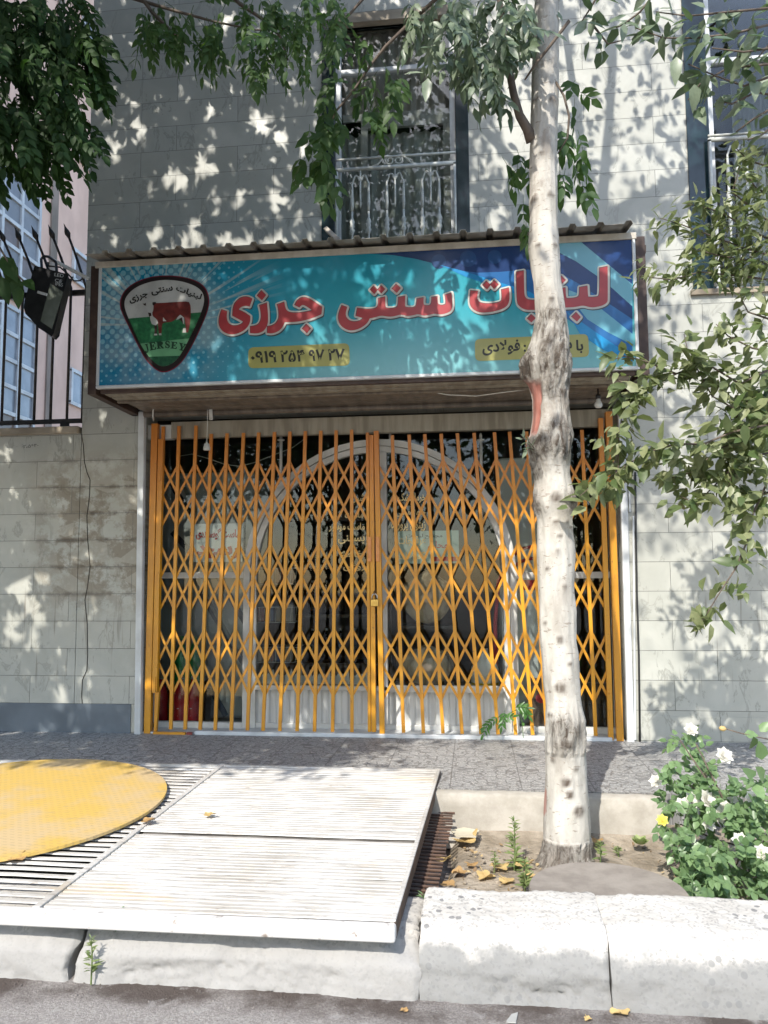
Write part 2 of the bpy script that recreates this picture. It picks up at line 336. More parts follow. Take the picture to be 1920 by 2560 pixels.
def m_bark():
    t = NT('pale_ash_bark'); a = t.n('ShaderNodeVertexColor', layer_name='wear'); r, g, b = t.n('ShaderNodeSeparateColor', {0: a.outputs[0]}).outputs[:3]
    n = t.noise(9, 6, .65, v=t.map((1, 1, .45))); f = t.noise(38, 5, .7, v=t.map((1, 1, .6), loc=(2, 0, 1)))
    col = t.mix(t.ss(n, .35, .7), (.49, .465, .415), (.33, .305, .265))
    fl = t.ma('MULTIPLY', t.ss(t.noise(30, 5, .6, v=t.map((.7, .7, 2.0), loc=(7, 3, 2)), dist=.6), .6, .66), .85); fl = t.ma('MAXIMUM', fl, t.ma('MULTIPLY', t.ss(t.noise(5, 6, .7, v=t.map((1, 1, .7), loc=(4, 8, 1))), .56, .66), .55))
    col = t.mix(fl, col, (.24, .205, .17))
    crk = t.ma('MULTIPLY', t.ss(r, .1, .9), t.ma('ADD', .3, t.ma('MULTIPLY', t.ss(t.noise(20, 6, .7, v=t.map((1.3, 1.3, .5), loc=(1, 5, 3)), dist=1.2), .42, .6), .85)))
    col = t.mix(crk, col, (.10, .078, .06)); col = t.mix(t.ma('MULTIPLY', b, 1.25, clamp=True), col, (.085, .065, .05)); col = t.mix(t.ma('MULTIPLY', g, t.ma('ADD', .55, t.ma('MULTIPLY', n, .7)), clamp=True), col, t.mix(t.ss(t.noise(22, 4, .6, v=t.map((1, 1, .12))), .4, .62), (.36, .14, .105), (.22, .08, .06)))
    t.set(col, .8, 0.0, .3)
    nb = t.bump(f, .35, .006); t.bump(t.ma('MULTIPLY', t.noise(24, 6, .7, v=t.map((1.3, 1.3, .45), loc=(1, 5, 3)), dist=1.0), t.ma('ADD', r, .08)), 1.0, .05, nb); return t.m
M_bark = m_bark()
def m_bag():
    t = NT('crinkled_clear_bag'); n = t.noise(9, 4, .6, v=t.map((1, 1, .25)))
    t.set(t.mix(t.ss(n, .4, .65), (.62, .52, .38), (.36, .29, .2)), .2, 0.0, .6); t.bump(n, .8, .03); return t.m
M_bag = m_bag()

# ------------------------------------------------------------------ lettering
_FORMS = {}
for cp in list(range(0xFB50, 0xFC00))+list(range(0xFE70, 0xFF00)):
    d = unicodedata.decomposition(chr(cp)).split()
    if len(d) >= 2 and d[0] in ('<isolated>', '<final>', '<initial>', '<medial>'):
        _FORMS.setdefault((tuple(int(q, 16) for q in d[1:]), d[0][1:-1]), chr(cp))
_NOJOIN = set('اآدذرزژو')
def shape(txt):
    """joined letter forms in visual order"""
    out = []
    for word in txt.split(' '):
        i = 0; prev = False; g = []
        while i < len(word):
            c = word[i]; lig = c == 'ل' and i+1 < len(word) and word[i+1] == 'ا'
            key = (ord(c), ord('ا')) if lig else (ord(c),); last = i+(2 if lig else 1) >= len(word)
            joins = not lig and c not in _NOJOIN and (key, 'initial') in _FORMS
            nxt = joins and not last and ((ord(word[i+1]),), 'final') in _FORMS
            form = ('medial' if prev and nxt else 'final' if prev else 'initial' if nxt else 'isolated')
            g.append(_FORMS.get((key, form), c)); prev = nxt; i += 2 if lig else 1
        out.append(word if word[0] in '۰۱۲۳۴۵۶۷۸۹' else ''.join(g[::-1]))
    return ' '.join(out[::-1])
def text_part(name, txt, corners, mat, parent, push=(0, 0, 0), bold=.0, arabic=True):
    """lettering stretched over four corner points: bottom-left, bottom-right, top-left, top-right"""
    cu = bpy.data.curves.new(name, 'FONT'); cu.body = shape(txt) if arabic else txt; cu.offset = bold; cu.resolution_u = 3
    tmp = bpy.data.objects.new('tmp', cu); COL.objects.link(tmp); dg = bpy.context.evaluated_depsgraph_get(); dg.update()
    me = bpy.data.meshes.new_from_object(tmp.evaluated_get(dg)); bpy.data.objects.remove(tmp); bpy.data.curves.remove(cu)
    v = np.empty(len(me.vertices)*3, np.float32); me.vertices.foreach_get('co', v); v = v.reshape(-1, 3)
    lo, hi = v[:, :2].min(0), v[:, :2].max(0); uv = (v[:, :2]-lo)/(hi-lo)
    bl, brr, tl, tr = (np.array(c) for c in corners); u, q = uv[:, :1], uv[:, 1:]
    p = bl*(1-u)*(1-q)+brr*u*(1-q)+tl*(1-u)*q+tr*u*q+np.array(push)
    me.vertices.foreach_set('co', p.astype(np.float32).ravel()); me.update(); me.name = name
    return link(name, me, mat, parent)
def pbox(x0, y0, x1, y1, **k):   # four corners of an upright pixel box on a plane
    return [P(x0, y1, **k), P(x1, y1, **k), P(x0, y0, **k), P(x1, y0, **k)]
def smooth_poly(pts, it=2):
    for _ in range(it):
        n = len(pts); o = []
        for i in range(n):
            p0, p1, p2 = (np.array(pts[j % n], float) for j in (i-1, i, i+1))
            a, b = p1-p0, p2-p1; ca = (a@b)/(np.linalg.norm(a)*np.linalg.norm(b)+1e-9)
            if ca < .60: o.append(tuple(p1))            # keep true corners
            else: o += [tuple(p1-.25*a), tuple(p1+.25*b)]
        pts = o
    return pts
def inflate(polys, r):
    """union of outlines widened by r, as (verts2d, tris)"""
    V = []; Fc = []
    def face(q): b = len(V); V.extend(Vector(p) for p in q); Fc.append(list(range(b, b+len(q))))
    for pl in polys:
        face(pl)
        if r <= 0: continue
        n = len(pl)
        for i in range(n):
            a, b = np.array(pl[i]), np.array(pl[(i+1) % n]); d = b-a; L = np.linalg.norm(d)
            if L < 1e-6: continue
            k = np.array([-d[1], d[0]])/L*r
            face([tuple(a+k), tuple(b+k), tuple(b-k), tuple(a-k)])
            face([tuple(a+np.array([math.cos(t), math.sin(t)])*r) for t in np.linspace(0, 2*math.pi, 9)[:-1]+.1*i])
    vo, eo, fo, *_ = geometry.delaunay_2d_cdt(V, [], Fc, 1, 1e-5)
    return vo, fo
def print_poly(name, polys, Y, mat, parent, r=0.0, push=0.0):
    """flat print on the plane of depth Y from outlines given as lists of pixel points"""
    pl = []
    for q in polys:
        w3 = [P(x, y, Y=Y) for x, y in q]; pl.append([(p.x, p.z) for p in w3])
    vo, fo = inflate(pl, r)
    me = bpy.data.meshes.new(name); me.from_pydata([(v.x, Y-push, v.y) for v in vo], [], [tuple(f)[::1] for f in fo]); me.update()
    return link(name, me, mat, parent)
def crop(pts, ox, oy, s): return [(ox+x/s, oy+y/s) for x, y in pts]
# ================================================================== THE GROUND
def slab(name, x0, x1, y0, y1, z0, z1, mat):
    return tag(MB().box((x0, y0, z0), (x1, y1, z1)).build(name, mat), kind='structure')
road = MB().add([(-90, -90, -.3), (90, -90, -.3), (90, 60, -.3), (-90, 60, -.3)], [(0, 1, 2, 3)]).build('road', M_road)
tag(road, kind='structure')
slab('sidewalk', -9, 9, -1.40, .02, -.29, 0, M_tiles)
def soil_patch():
    xs = np.arange(-9, 9.01, .05); ys = np.arange(-2.66, -1.36, .04)
    G = np.zeros((len(ys), len(xs), 3))
    for j, y in enumerate(ys):
        for i, x in enumerate(xs):
            n = mnoise.fractal(Vector((x*3, y*3, 1)), .8, 2, 4)
            z = -.225+.022*n+.05*max(0, (y+1.62)/.2)+.03*max(0, (-y-2.42)/.2)
            if -9 < x < .52: z = -.42+.03*n
            elif x < .66: z = -.225-.19*(.66-x)/.14+.02*n
            G[j, i] = (x, y, z)
    o = link('soil', grid_mesh('soil', G), M_soil, smooth=True); tag(o, kind='structure')
soil_patch()
def edge_wall():
    xs = np.arange(-9, 1.76, .03); prof = [(-1.402, -.006), (-1.47, -.006), (-1.482, -.02), (-1.485, -.08), (-1.487, -.15), (-1.495, -.22), (-1.51, -.29)]
    G = np.array([[(x, y+.008*mnoise.noise(Vector((x*9, z*9, 0)))+.012*mnoise.noise(Vector((x*2, z*3, 4))), z+(.006*mnoise.noise(Vector((x*14, 3, 0))) if k < 3 else 0)) for x in xs] for k, (y, z) in enumerate(prof)])
    o = link('sidewalk_edge', grid_mesh('sidewalk_edge', G), M_edge, smooth=True); tag(o, kind='structure')
edge_wall()
KERB_BACK = -2.63
def kerb(x0, x1, top, mat, rough, seed, broken=0.0, er=.006):
    path = [(KERB_BACK, -.36), (KERB_BACK, top-.02), (KERB_BACK-.02, top), (-2.93, top-.004), (-2.975, top-.02), (-3.0, top-.05), (-3.035, -.2), (-3.06, -.36)]
    pts = []
    for a, b in zip(path[:-1], path[1:]):
        n = max(1, int(math.hypot(b[0]-a[0], b[1]-a[1])/.011))
        pts += [(a[0]+(b[0]-a[0])*k/n, a[1]+(b[1]-a[1])*k/n) for k in range(n)]
    pts.append(path[-1]); nx = int((x1-x0)/.012)+1; xs = np.linspace(x0, x1, nx)
    G = np.zeros((len(pts), nx, 3)); cy, cz = -2.83, -.2
    for j, (y, z) in enumerate(pts):
        for i, x in enumerate(xs):
            e = min(x-x0, x1-x); rd = max(0, 1-e/.018)**2*er
            v = Vector((x*11, y*11, z*11+seed)); lump = mnoise.fractal(v, .9, 2.1, 5)
            big = mnoise.noise(Vector((x*4, y*5, z*5+seed*3)))
            bk = broken*max(0, min(1, (big+.12)*3.0))*max(0, min(1, (-2.88-y)/.06))
            d = rough*.3*lump + .0042*mnoise.fractal(v*4.6, .8, 2.1, 3) - .012*max(0, mnoise.noise(v*1.1)-.25) - bk*(.013+.014*abs(mnoise.noise(v*3.0))) - rd
            if rough < .007 and y < -2.98: d -= .030*max(0, min(1, (-.175-z)/.05))*max(0, mnoise.noise(Vector((x*6, z*9, seed)))+.35)*(.5+.8*abs(mnoise.noise(v*3.4)))*(1 if broken > .1 else .25)
            if broken: d -= max(0, .022*(mnoise.noise(Vector((x*3.1, seed, 0)))+.1))*max(0, 1-abs(z-top)/.05)
            ny, nz = y-cy, (z-cz)*1.2; L = math.hypot(ny, nz)
            xx = x + ((.03*mnoise.noise(Vector((y*8, z*8, seed)))+.012*lump)*min(1, broken) + .002*lump)*max(0, 1-e/.05)
            G[j, i] = (xx, y+ny/L*d, z+nz/L*d)
    mb = grid_mesh('kerb', G); o = link('kerb', mb, mat, smooth=True); tag(o, kind='structure')
    a = len(pts)
    cap = MB()
    for i in (0, nx-1): cap.add([tuple(p) for p in G[:, i]], [tuple(range(a))])
    bm = cap.build('cap', mat)      # end faces joined into the stone
    n0 = len(mb.vertices); vs = [tuple(v.co) for v in mb.vertices]+cap.v; fs = [tuple(p.vertices) for p in mb.polygons]+[tuple(i+n0 for i in f) for f in cap.f]
    bpy.data.objects.remove(bm); mb.clear_geometry(); mb.from_pydata(vs, [], fs); mb.update()
    mb.polygons.foreach_set('use_smooth', [len(f) == 4 for f in fs])
kerb(-2.6, -.752, -.105, M_kerbL, .008, 1, .9, .02)
kerb(-.728, .536, -.105, M_kerbL, .010, 5, 1.2, .012)
kerb(.538, 1.196, -.062, M_kerbR, .006, 9, .22)
kerb(1.1975, 2.7, -.062, M_kerbR, .004, 14, .05, .004)
kerb(2.72, 4.4, -.062, M_kerbR, .005, 19, .1)
kerb(-4.4, -2.62, -.105, M_kerbL, .008, 23, .6)

# ================================================================== THE SHOP BUILDING
def pierced_wall(mb, x0, x1, z0, z1, yf, yb, holes):
    xs = sorted({x0, x1, *[h[0] for h in holes], *[h[1] for h in holes]}); zs = sorted({z0, z1, *[h[2] for h in holes], *[h[3] for h in holes]})
    for a, b in zip(xs[:-1], xs[1:]):
        for c, d in zip(zs[:-1], zs[1:]):
            if any(h[0] <= a and b <= h[1] and h[2] <= c and d <= h[3] for h in holes): continue
            mb.add([(a, yf, c), (b, yf, c), (b, yf, d), (a, yf, d)], [(0, 1, 2, 3)]); mb.add([(a, yb, c), (b, yb, c), (b, yb, d), (a, yb, d)], [(3, 2, 1, 0)])
    for a, b, c, d in holes:
        mb.add([(a, yf, c), (a, yb, c), (a, yb, d), (a, yf, d)], [(0, 1, 2, 3)]); mb.add([(b, yf, c), (b, yb, c), (b, yb, d), (b, yf, d)], [(3, 2, 1, 0)])
        mb.add([(a, yf, d), (b, yf, d), (b, yb, d), (a, yb, d)], [(3, 2, 1, 0)]); mb.add([(a, yf, c), (b, yf, c), (b, yb, c), (a, yb, c)], [(0, 1, 2, 3)])
XW = -2.37; SX0, SX1 = -1.845, 1.845
bld = thing('shop_building', (0, 0, 0), 'grey green marble clad two storey building with a gated shop below', 'building')
mb = MB(); WC = (-.405, .769, 3.5, 5.72); WR = (2.42, 3.75, 3.31, 5.95)
pierced_wall(mb, XW, 7, -.28, 6.7, 0, .26, [(SX0, SX1, -.28, 2.50), WC, WR])
mb.box((XW, .26, -.28), (XW+.2, 5, 6.7)); mb.box((6.8, .26, -.28), (7, 5, 6.7)); mb.box((XW, 5, -.28), (7, 5.2, 6.7))
mb.build('wall', M_marble, bld)
MB().box((XW-.05, -.12, 6.7), (7.1, 5.3, 6.85)).build('roof', M_coping, bld)
mb = MB(); mb.box((SX1+.075, -.006, -.28), (7, 0.001, .178)); mb.build('plinth', M_plinth if False else M_marble, bld)
# room behind the shop window
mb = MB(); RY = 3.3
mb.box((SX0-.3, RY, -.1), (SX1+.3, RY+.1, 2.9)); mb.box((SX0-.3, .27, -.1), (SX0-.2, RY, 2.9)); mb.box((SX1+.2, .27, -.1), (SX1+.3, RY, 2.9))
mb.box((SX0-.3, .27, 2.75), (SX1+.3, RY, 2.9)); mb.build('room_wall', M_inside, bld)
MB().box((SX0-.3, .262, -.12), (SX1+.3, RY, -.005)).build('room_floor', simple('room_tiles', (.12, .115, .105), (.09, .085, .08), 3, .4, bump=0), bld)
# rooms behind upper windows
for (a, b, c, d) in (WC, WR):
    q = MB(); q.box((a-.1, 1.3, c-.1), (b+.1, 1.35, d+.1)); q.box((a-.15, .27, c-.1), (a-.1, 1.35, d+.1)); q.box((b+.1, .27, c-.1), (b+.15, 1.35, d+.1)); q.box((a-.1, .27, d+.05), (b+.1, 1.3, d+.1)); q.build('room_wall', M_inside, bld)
def window(h, jl, jr, sash):
    a, b, c, d = h
    f = MB().box((a, -.012, c), (a+jl, .12, d)).box((b-jr, -.012, c), (b, .12, d)).build('window_surround', M_dark, bld); bev(f, .003)
    x0, x1 = a+jl+.002, b-jr-.002
    t = MB()
    t.box((x0, .03, c), (x0+.045, .09, d)); t.box((x1-.045, .03, c), (x1, .09, d)); t.box((x0+.045, .03, d-.06), (x1-.045, .09, d))
    zt = sash
    t.box((x0+.045, .035, zt-.02), (x1-.045, .085, zt+.02))
    win = bev(t.build('window', M_winframe, bld), .004)
    MB().box((x0+.045, .06, c), (x1-.045, .064, d-.06)).build('pane', M_glass, win)
    return x0, x1, win
x0, x1, win = window(WC, .103, .1, P(1000, 172, Y=.05).z)
MB().box((x0, -.03, 5.66), (x1, .1, 5.74)).build('lintel', M_coping, bld)
# inner sash with a dull frame and a curtain
q = MB(); za = P(1040, 310, Y=.2).z
q.box((x0+.20, .10, 3.5), (x0+.255, .13, za)); q.box((x1-.10, .10, 3.5), (x1-.045, .13, za)); q.box((x0+.255, .10, za-.07), (x1-.1, .13, za)); q.box((x0+.05, .105, za), (x1-.047, .125, za+.06))
q.build('inner_sash', simple('taupe_wood', (.42, .39, .355), (.34, .315, .29), 4, .5), win)
def curtain(xa, xb, z0, z1, y, mat, par, seed=0):
    n = 60; xs = np.linspace(xa, xb, n); G = np.array([[(x, y+.02*math.sin(x*70+seed)+.012*math.sin(x*31), z) for x in xs] for z in (z0, z1)])
    link('curtain', grid_mesh('curtain', G), mat, par, True)
M_curt = simple('grey_curtain', (.42, .42, .39), (.3, .3, .28), 3, .8, st=(6, 1, .4), bump=.05)
curtain(x0+.03, x1-.1, 3.5, za-.07, .19, M_curt, win); curtain(x0+.02, x1-.02, za+.06, 5.7, .17, simple('taupe_blind', (.42, .37, .33), (.34, .3, .27), 2, .7), win, 2)
# white iron railing
def railing(px_l, px_r, posts, par, xa, xb, z0, zr, zu, Y=-.02, orn=None):
    m = MB(); m.bar((xa, Y, zr), (xb, Y, zr), .026, .02); m.bar((xa, Y, zu), (xb, Y, zu), .014, .014)
    m.bar((xb-.01, Y, z0), (xb-.01, Y, zr), .02, .02); m.bar((xa+.01, Y, z0), (xa+.01, Y, zr), .02, .02)
    if orn is not None:
        for s in (-1, 1):
            pts = []
            for k in range(26):
                a = k/25*math.pi*2.6; r = .036*(1-.62*k/25); pts.append((orn+s*(.045+r*math.sin(a+.4)*1.0-.01), Y, zr+.055-r*math.cos(a+.4)*-1+.0))
            m.tube(pts, .006, 6)
            m.tube([(orn+s*.012, Y, zr+.085), (orn+s*.05, Y, zr+.098), (orn+s*.095, Y, zr+.07), (orn+s*.13, Y, zr+.03), (orn+s*.18, Y, zr+.012)], .007, 6)
    rl = m.build('railing', M_fence, par, True)
    for cx in posts:
        k = MB(); hw = .066; zt = zr-.085
        k.tube([(cx, Y, zr), (cx, Y, zr-.2), (cx, Y, zr-.29), (cx, Y, zr-.33)], [.007, .008, .008, .002], 6)
        k.tube([(cx, Y, z0), (cx, Y, z0+.16), (cx, Y, z0+.2), (cx, Y, z0+.22)], [.009, .009, .006, .001], 6)
        for s in (-1, 1):
            k.tube([(cx, Y, zt), (cx+s*.012, Y, zt-.004), (cx+s*.02, Y, zt+.01)], .006, 6)
            pts = [(cx+s*.012, Y, zt-.012)]+[(cx+s*(hw*.55-hw*.45*math.cos(a)), Y, zt-.012+.042*math.sin(a)) for a in np.linspace(0, math.pi*.55, 7)]
            ex = cx+s*hw; pts += [(ex, Y, zt-.04), (ex, Y, zt-.1), (ex, Y, zt-.2), (ex, Y, zt-.27)]
            k.tube(pts, [.007]*8+[.008, .010, .015, .009], 7)
            k.lathe((ex, Y, zt-.27), [(.009, 0), (.009, -.05), (.014, -.06), (.021, -.08), (.014, -.1), (.02, -.115), (.014, -.13), (.022, -.15), (.012, -.175), (.008, -.19), (.009, -.25), (.014, -.28), (.016, -.31), (.008, -.34), (.008, z0-zt+.27)], 10)
        k.build('baluster', M_fence, rl, True)
M_fence = simple('white_wrought_iron', (.52, .53, .49), (.4, .41, .38), 20, .5, bump=.05)
zr = P(1000, 416, Y=-.02).z; zu = P(1000, 390, Y=-.02).z
railing(0, 0, [P(px, 480, Y=-.02).x for px in (901, 988, 1077)], win, x0+.01, x1+.0, 3.5, zr, zu, orn=P(985, 400, Y=-.02).x)
x0, x1, win = window(WR, .165, .15, P(1850, 150, Y=.05).z)
curtain(x0+.55, x1-.05, 3.3, 5.9, 1.1, M_curt, win, 1)
railing(0, 0, [x0+.17+.3*k for k in range(3)], win, x0-.03, x1, 3.32, P(1850, 347, Y=-.05).z, P(1850, 330, Y=-.05).z-.02, Y=-.06)
MB().box((WR[0]-.02, -.03, WR[2]-.04), (WR[1]+.02, .1, WR[2])).build('window_sill', M_coping, bld)
# white jamb posts either side of the shop opening and the steel lintel over it
for a, b in ((P(356, 1030, Y=-.02), P(346, 1842, Y=-.02)), (P(1552, 1000, Y=-.0), P(1577, 1880, Y=-.0))): bev(MB().bar(a, b, .05, .05).build('door_jamb', M_winframe, bld), .006)
mb = MB()
zl0 = P(930, 1082, Y=.06).z; zl1 = P(930, 1040, Y=.06).z
mb.box((SX0+.2, .055, zl0), (SX1, .12, zl1)); bev(mb.build('lintel', M_beige, bld), .004)
MB().box((SX0, .07, zl0-.0), (SX0+.2, .14, zl1-.02)).build('lintel_end', M_winframe, bld)
M_stain = None
# threshold
mb = MB(); mb.box((SX0+.03, -.0, -.03), (SX1-.03, .26, .012)); mb.box((-1.385, -.02, -.035), (SX1-.12, .03, .026)); bev(mb.build('threshold', M_winframe, bld), .005)
# cables down the right jamb
MB().tube([P(1588, 1180, Y=-.012), P(1590, 1350, Y=-.012), P(1592, 1480, Y=-.012), P(1597, 1640, Y=-.012), P(1600, 1860, Y=-.012)], .007, 6).build('cable', M_bwire, bld, True)
MB().box(P(1566, 1070, Y=-.02), tuple(P(1576, 1280, Y=0))).build('cable_duct', M_winframe, bld)
bev(MB().bar(P(1583, 1290, Y=-.01), P(1588, 1850, Y=-.01), .014, .014).build('cable_duct', M_winframe, bld), .003)

# ================================================================== YARD WALL, FENCE, NEIGHBOUR
yw = thing('yard_wall', (-4.2, .1, 0), 'low stained marble yard wall left of the shop under the iron fence', 'wall')
mb = MB(); mb.box((-8, 0.0, -.28), (XW-.004, .25, 2.36)); mb.build('wall', M_marble, yw)
# blue-grey plinth strip runs along yard wall and shop wall up to the left jamb
MB().box((-8, -.008, -.28), (XW-.004, 0.001, .22)).build('plinth', M_plinth, yw)
MB().box((XW-.004, -.008, -.28), (SX0-.06, 0.001, .22)).build('plinth', M_plinth, bld)
mb = MB(); mb.box((-8, -.03, 2.36), (XW-.02, .3, 2.42)); bev(mb.build('coping', M_coping, yw), .008)
# the crack between the two walls
mb = MB(); cr = [(203,1085),(208,1110),(211,1155),(217,1180),(225,1200),(224,1235),(220,1270),(217,1290),(219,1350),(225,1415),(218,1470),(212,1500),(218,1560),(219,1640),(217,1675),(206,1700),(204,1740),(206,1765)]
pts = [P(x, y, Y=-.0025) for x, y in cr]
for a, b in zip(pts[:-1], pts[1:]): mb.bar(a, b+(b-a)*.05, .0045, .003)
mb.build('crack', simple('crack_shadow_grime', (.03, .025, .02), None, 20, .9, bump=0), bld)
# pencilled numbers on the marble
M_ink = simple('pencil_grey', (.05, .05, .05), None, 10, .7, bump=0)
text_part('handwriting', '۰۲٬۵۶۴۰', [P(54, 1121, Y=-.002), P(96, 1117, Y=-.002), P(54, 1113, Y=-.002), P(96, 1109, Y=-.002)], M_ink, yw)
text_part('handwriting', '۰۹۲٫۲۹۵۶۲۵', [P(352, 1270, Y=-.002), P(356, 1204, Y=-.002), P(344, 1270, Y=-.002), P(348, 1204, Y=-.002)], M_ink, bld)
fn = thing('iron_fence', (-3.5, .02, 2.42), 'black iron fence with spear tips on the yard wall coping', 'fence')
FY = .06
zb = P(100, 1055, Y=FY).z; zt_ = P(100, 737, Y=FY).z
bev(MB().bar((-7.9, FY, zb), (XW-.03, FY, zb), .035, .03).build('rail', M_dkmetal, fn), .003)
bev(MB().bar((-7.9, FY, zt_), (XW-.03, FY, zt_), .045, .03).build('rail', M_dkmetal, fn), .003)
MB().box((P(162, 1060, Y=FY).x-.03, FY-.02, 2.41), (P(162, 1060, Y=FY).x+.03, FY+.02, zb-.015)).build('foot', M_dkmetal, fn)
bx = [P(x, 1050, Y=FY).x for x in (4, 46, 85, 126, 167, 205)]
for k in range(34):
    x = bx[5-k] if k < 6 else bx[0]-.125*(k-5)
    if x < -7.8: break
    m = MB(); dx = -.0
    m.tube([(x, FY-.0, zb-.02), (x+.02, FY-.03, zt_+.03), (x-.0, FY-.17, zt_+.24)], .0115, 6); m.tube([(x, FY-.17, zt_+.24), (x-.02, FY-.25, zt_+.36)], .0105, 6)
    bar = m.build('bar', M_dkmetal, fn, True)
    a = Vector((x-.02, FY-.25, zt_+.36)); d = Vector((-.02, -.08, .12)).normalized()
    MB().lathe(a, [(.008, -.01), (.012, .0), (.024, .03), (.02, .05), (.008, .08), (.001, .11)], 8, d).build('spear_tip', M_dkmetal, bar, True)
# bare vine stems on the fence
slab('yard', -7.5, XW-.01, .26, 30, -.29, -.02, simple('pale_bounce_concrete', (.5, .48, .44), (.4, .38, .35), 3, .85))  # unseen pale yard floor, added to bounce light onto the pink wall
NBX = -7.5
nb = thing('apartment_building', (NBX-2, 8, 0), 'pink plastered apartment house with gridded windows behind the iron fence', 'building')
mb = MB(); mb.box((NBX-6, .9, -.3), (NBX, 26, 17)); mb.build('wall', M_pink, nb)
def side_win(c, name='window', cols=1, rows=1, brown=(), pane=None, fw=.07):
    """window on the neighbour's side wall from pixel corners (left-top, left-bottom, right-top, right-bottom)"""
    lt, lb, rt, rb = [P(*q, X=NBX) for q in c]
    y0, y1 = (lt.y+lb.y)/2, (rt.y+rb.y)/2; z1, z0 = (lt.z+rt.z)/2, (lb.z+rb.z)/2
    f = MB()
    for k in range(cols+1): yy = y0+(y1-y0)*k/cols; f.box((NBX+.002, yy-fw/2, z0), (NBX+.06, yy+fw/2, z1))
    for k in range(rows+1): zz = z0+(z1-z0)*k/rows; f.box((NBX+.004, y0-fw/2, zz-fw/2), (NBX+.055, y1+fw/2, zz+fw/2))
    wn = f.build(name, M_winframe, nb)
    for i in range(cols):
        for j in range(rows):
            ya, yb = y0+(y1-y0)*i/cols, y0+(y1-y0)*(i+1)/cols; zc, zd = z0+(z1-z0)*j/rows, z0+(z1-z0)*(j+1)/rows
            MB().box((NBX+.001, ya, zc), (NBX+.02, yb, zd)).build('pane', M_brownpane if (i, j) in brown else (pane or M_frost), wn)
side_win([(-110, 330), (-110, 735), (93, 470), (93, 722)], cols=4, rows=5, brown=[(2, 2), (3, 1), (3, 0), (1, 1)], pane=M_bluepane)
side_win([(-110, 690), (-110, 1150), (82, 802), (82, 1045)], cols=4, rows=5, brown=[(2, 0), (3, 0), (1, 2)], pane=M_frost)
side_win([(181, 622), (181, 700), (224, 658), (224, 728)], pane=M_brownpane)
side_win([(174, 926), (174, 1010), (205, 936), (205, 1016)], pane=M_frost)
side_win([(196, 370), (196, 402), (240, 380), (240, 440)], pane=M_bluepane)
side_win([(205, 40), (205, 120), (250, 70), (250, 150)], pane=M_bluepane)
p = P(128, 700, X=NBX); MB().box((NBX+.001, p.y-.1, 0), (NBX+.03, p.y+.14, 16)).build('drain_strip', simple('grimy_plaster_strip', (.3, .24, .2), (.19, .16, .13), 3, .9, st=(1, 1, .3)), nb)

# ================================================================== SIGN CANOPY
SY = -.75
p00, p10, p01, p11 = P(248, 965, Y=SY), P(1589, 915, Y=SY), P(255, 672, Y=SY), P(1580, 597, Y=SY)
CX0, CX1 = (p00.x+p01.x)/2, (p10.x+p11.x)/2; CZ0, CZ1 = (p00.z+p10.z)/2, (p01.z+p11.z)/2
def m_sign():
    t = NT('teal_sign_print'); x, y, z = t.sep(); u = t.ma('DIVIDE', t.ma('SUBTRACT', x, CX0), CX1-CX0); v = t.ma('DIVIDE', t.ma('SUBTRACT', z, CZ0), CZ1-CZ0)
    col = t.mix(t.ss(u, .0, .55), (.012, .165, .29), (.03, .29, .35)); col = t.mix(t.ma('MULTIPLY', t.ss(v, .55, -.05), t.ss(u, .15, .5)), col, (.17, .40, .42))
    col = t.mix(t.ma('MULTIPLY', t.ss(v, .62, 1.0), .55), col, (.0, .19, .30))
    # halftone dots, staggered grid, smaller towards the right and the foot
    g = 1/.050; a = t.ma('MULTIPLY', t.ma('ADD', x, z), g*.7071); b = t.ma('MULTIPLY', t.ma('SUBTRACT', x, z), g*.7071)
    fa = t.ma('SUBTRACT', t.ma('FRACT', t.ma('ADD', a, 90)), .5); fb = t.ma('SUBTRACT', t.ma('FRACT', t.ma('ADD', b, 90)), .5)
    r = t.ma('SQRT', t.ma('ADD', t.ma('POWER', fa, 2), t.ma('POWER', fb, 2)))
    rad = t.ma('MULTIPLY', t.ma('ADD', .10, t.ma('MULTIPLY', t.ss(v, -.15, .55), .3)), t.ss(u, .36, .12))
    dot = t.ma('MULTIPLY', t.ss(t.ma('SUBTRACT', r, rad), .05, -.05), t.ma('MULTIPLY', t.ss(u, .36, .2), .6))
    col = t.mix(dot, col, (.22, .50, .58))
    # burst of pale streaks round the emblem
    ang = t.ma('ARCTAN2', t.ma('SUBTRACT', z, CZ0+.42), t.ma('SUBTRACT', x, CX0+.44)); rr = t.ma('SQRT', t.ma('ADD', t.ma('POWER', t.ma('SUBTRACT', z, CZ0+.42), 2), t.ma('POWER', t.ma('SUBTRACT', x, CX0+.44), 2)))
    n = t.noise(7, 2, .6, v=t.comb(t.ma('MULTIPLY', ang, 2.2), t.ma('MULTIPLY', rr, .12)))
    st = t.ma('MULTIPLY', t.ss(n, .53, .6), t.ma('MULTIPLY', t.ss(rr, 1.0, .35), t.ss(ang, -.25, .15)))
    n2 = t.noise(5, 4, .6); st = t.ma('MULTIPLY', st, t.ss(n2, .25, .5))
    glow = t.ma('MULTIPLY', t.ma('MULTIPLY', t.ss(rr, .62, .3), t.ss(n2, .3, .6)), .6)
    col = t.mix(t.ma('MULTIPLY', t.ma('MAXIMUM', st, glow), .62), col, (.50, .50, .42))
    t.set(col, .22, 0.0, .5); return t.m
M_sign = m_sign()
cn = thing('sign_canopy', (0, -.4, CZ0), 'wide teal shop sign with red Persian lettering over the gate', 'shop sign')
MB().box((CX0, SY, CZ0), (CX1, SY+.012, CZ1)).build('sign_panel', M_sign, cn)
f = MB(); tw = .022
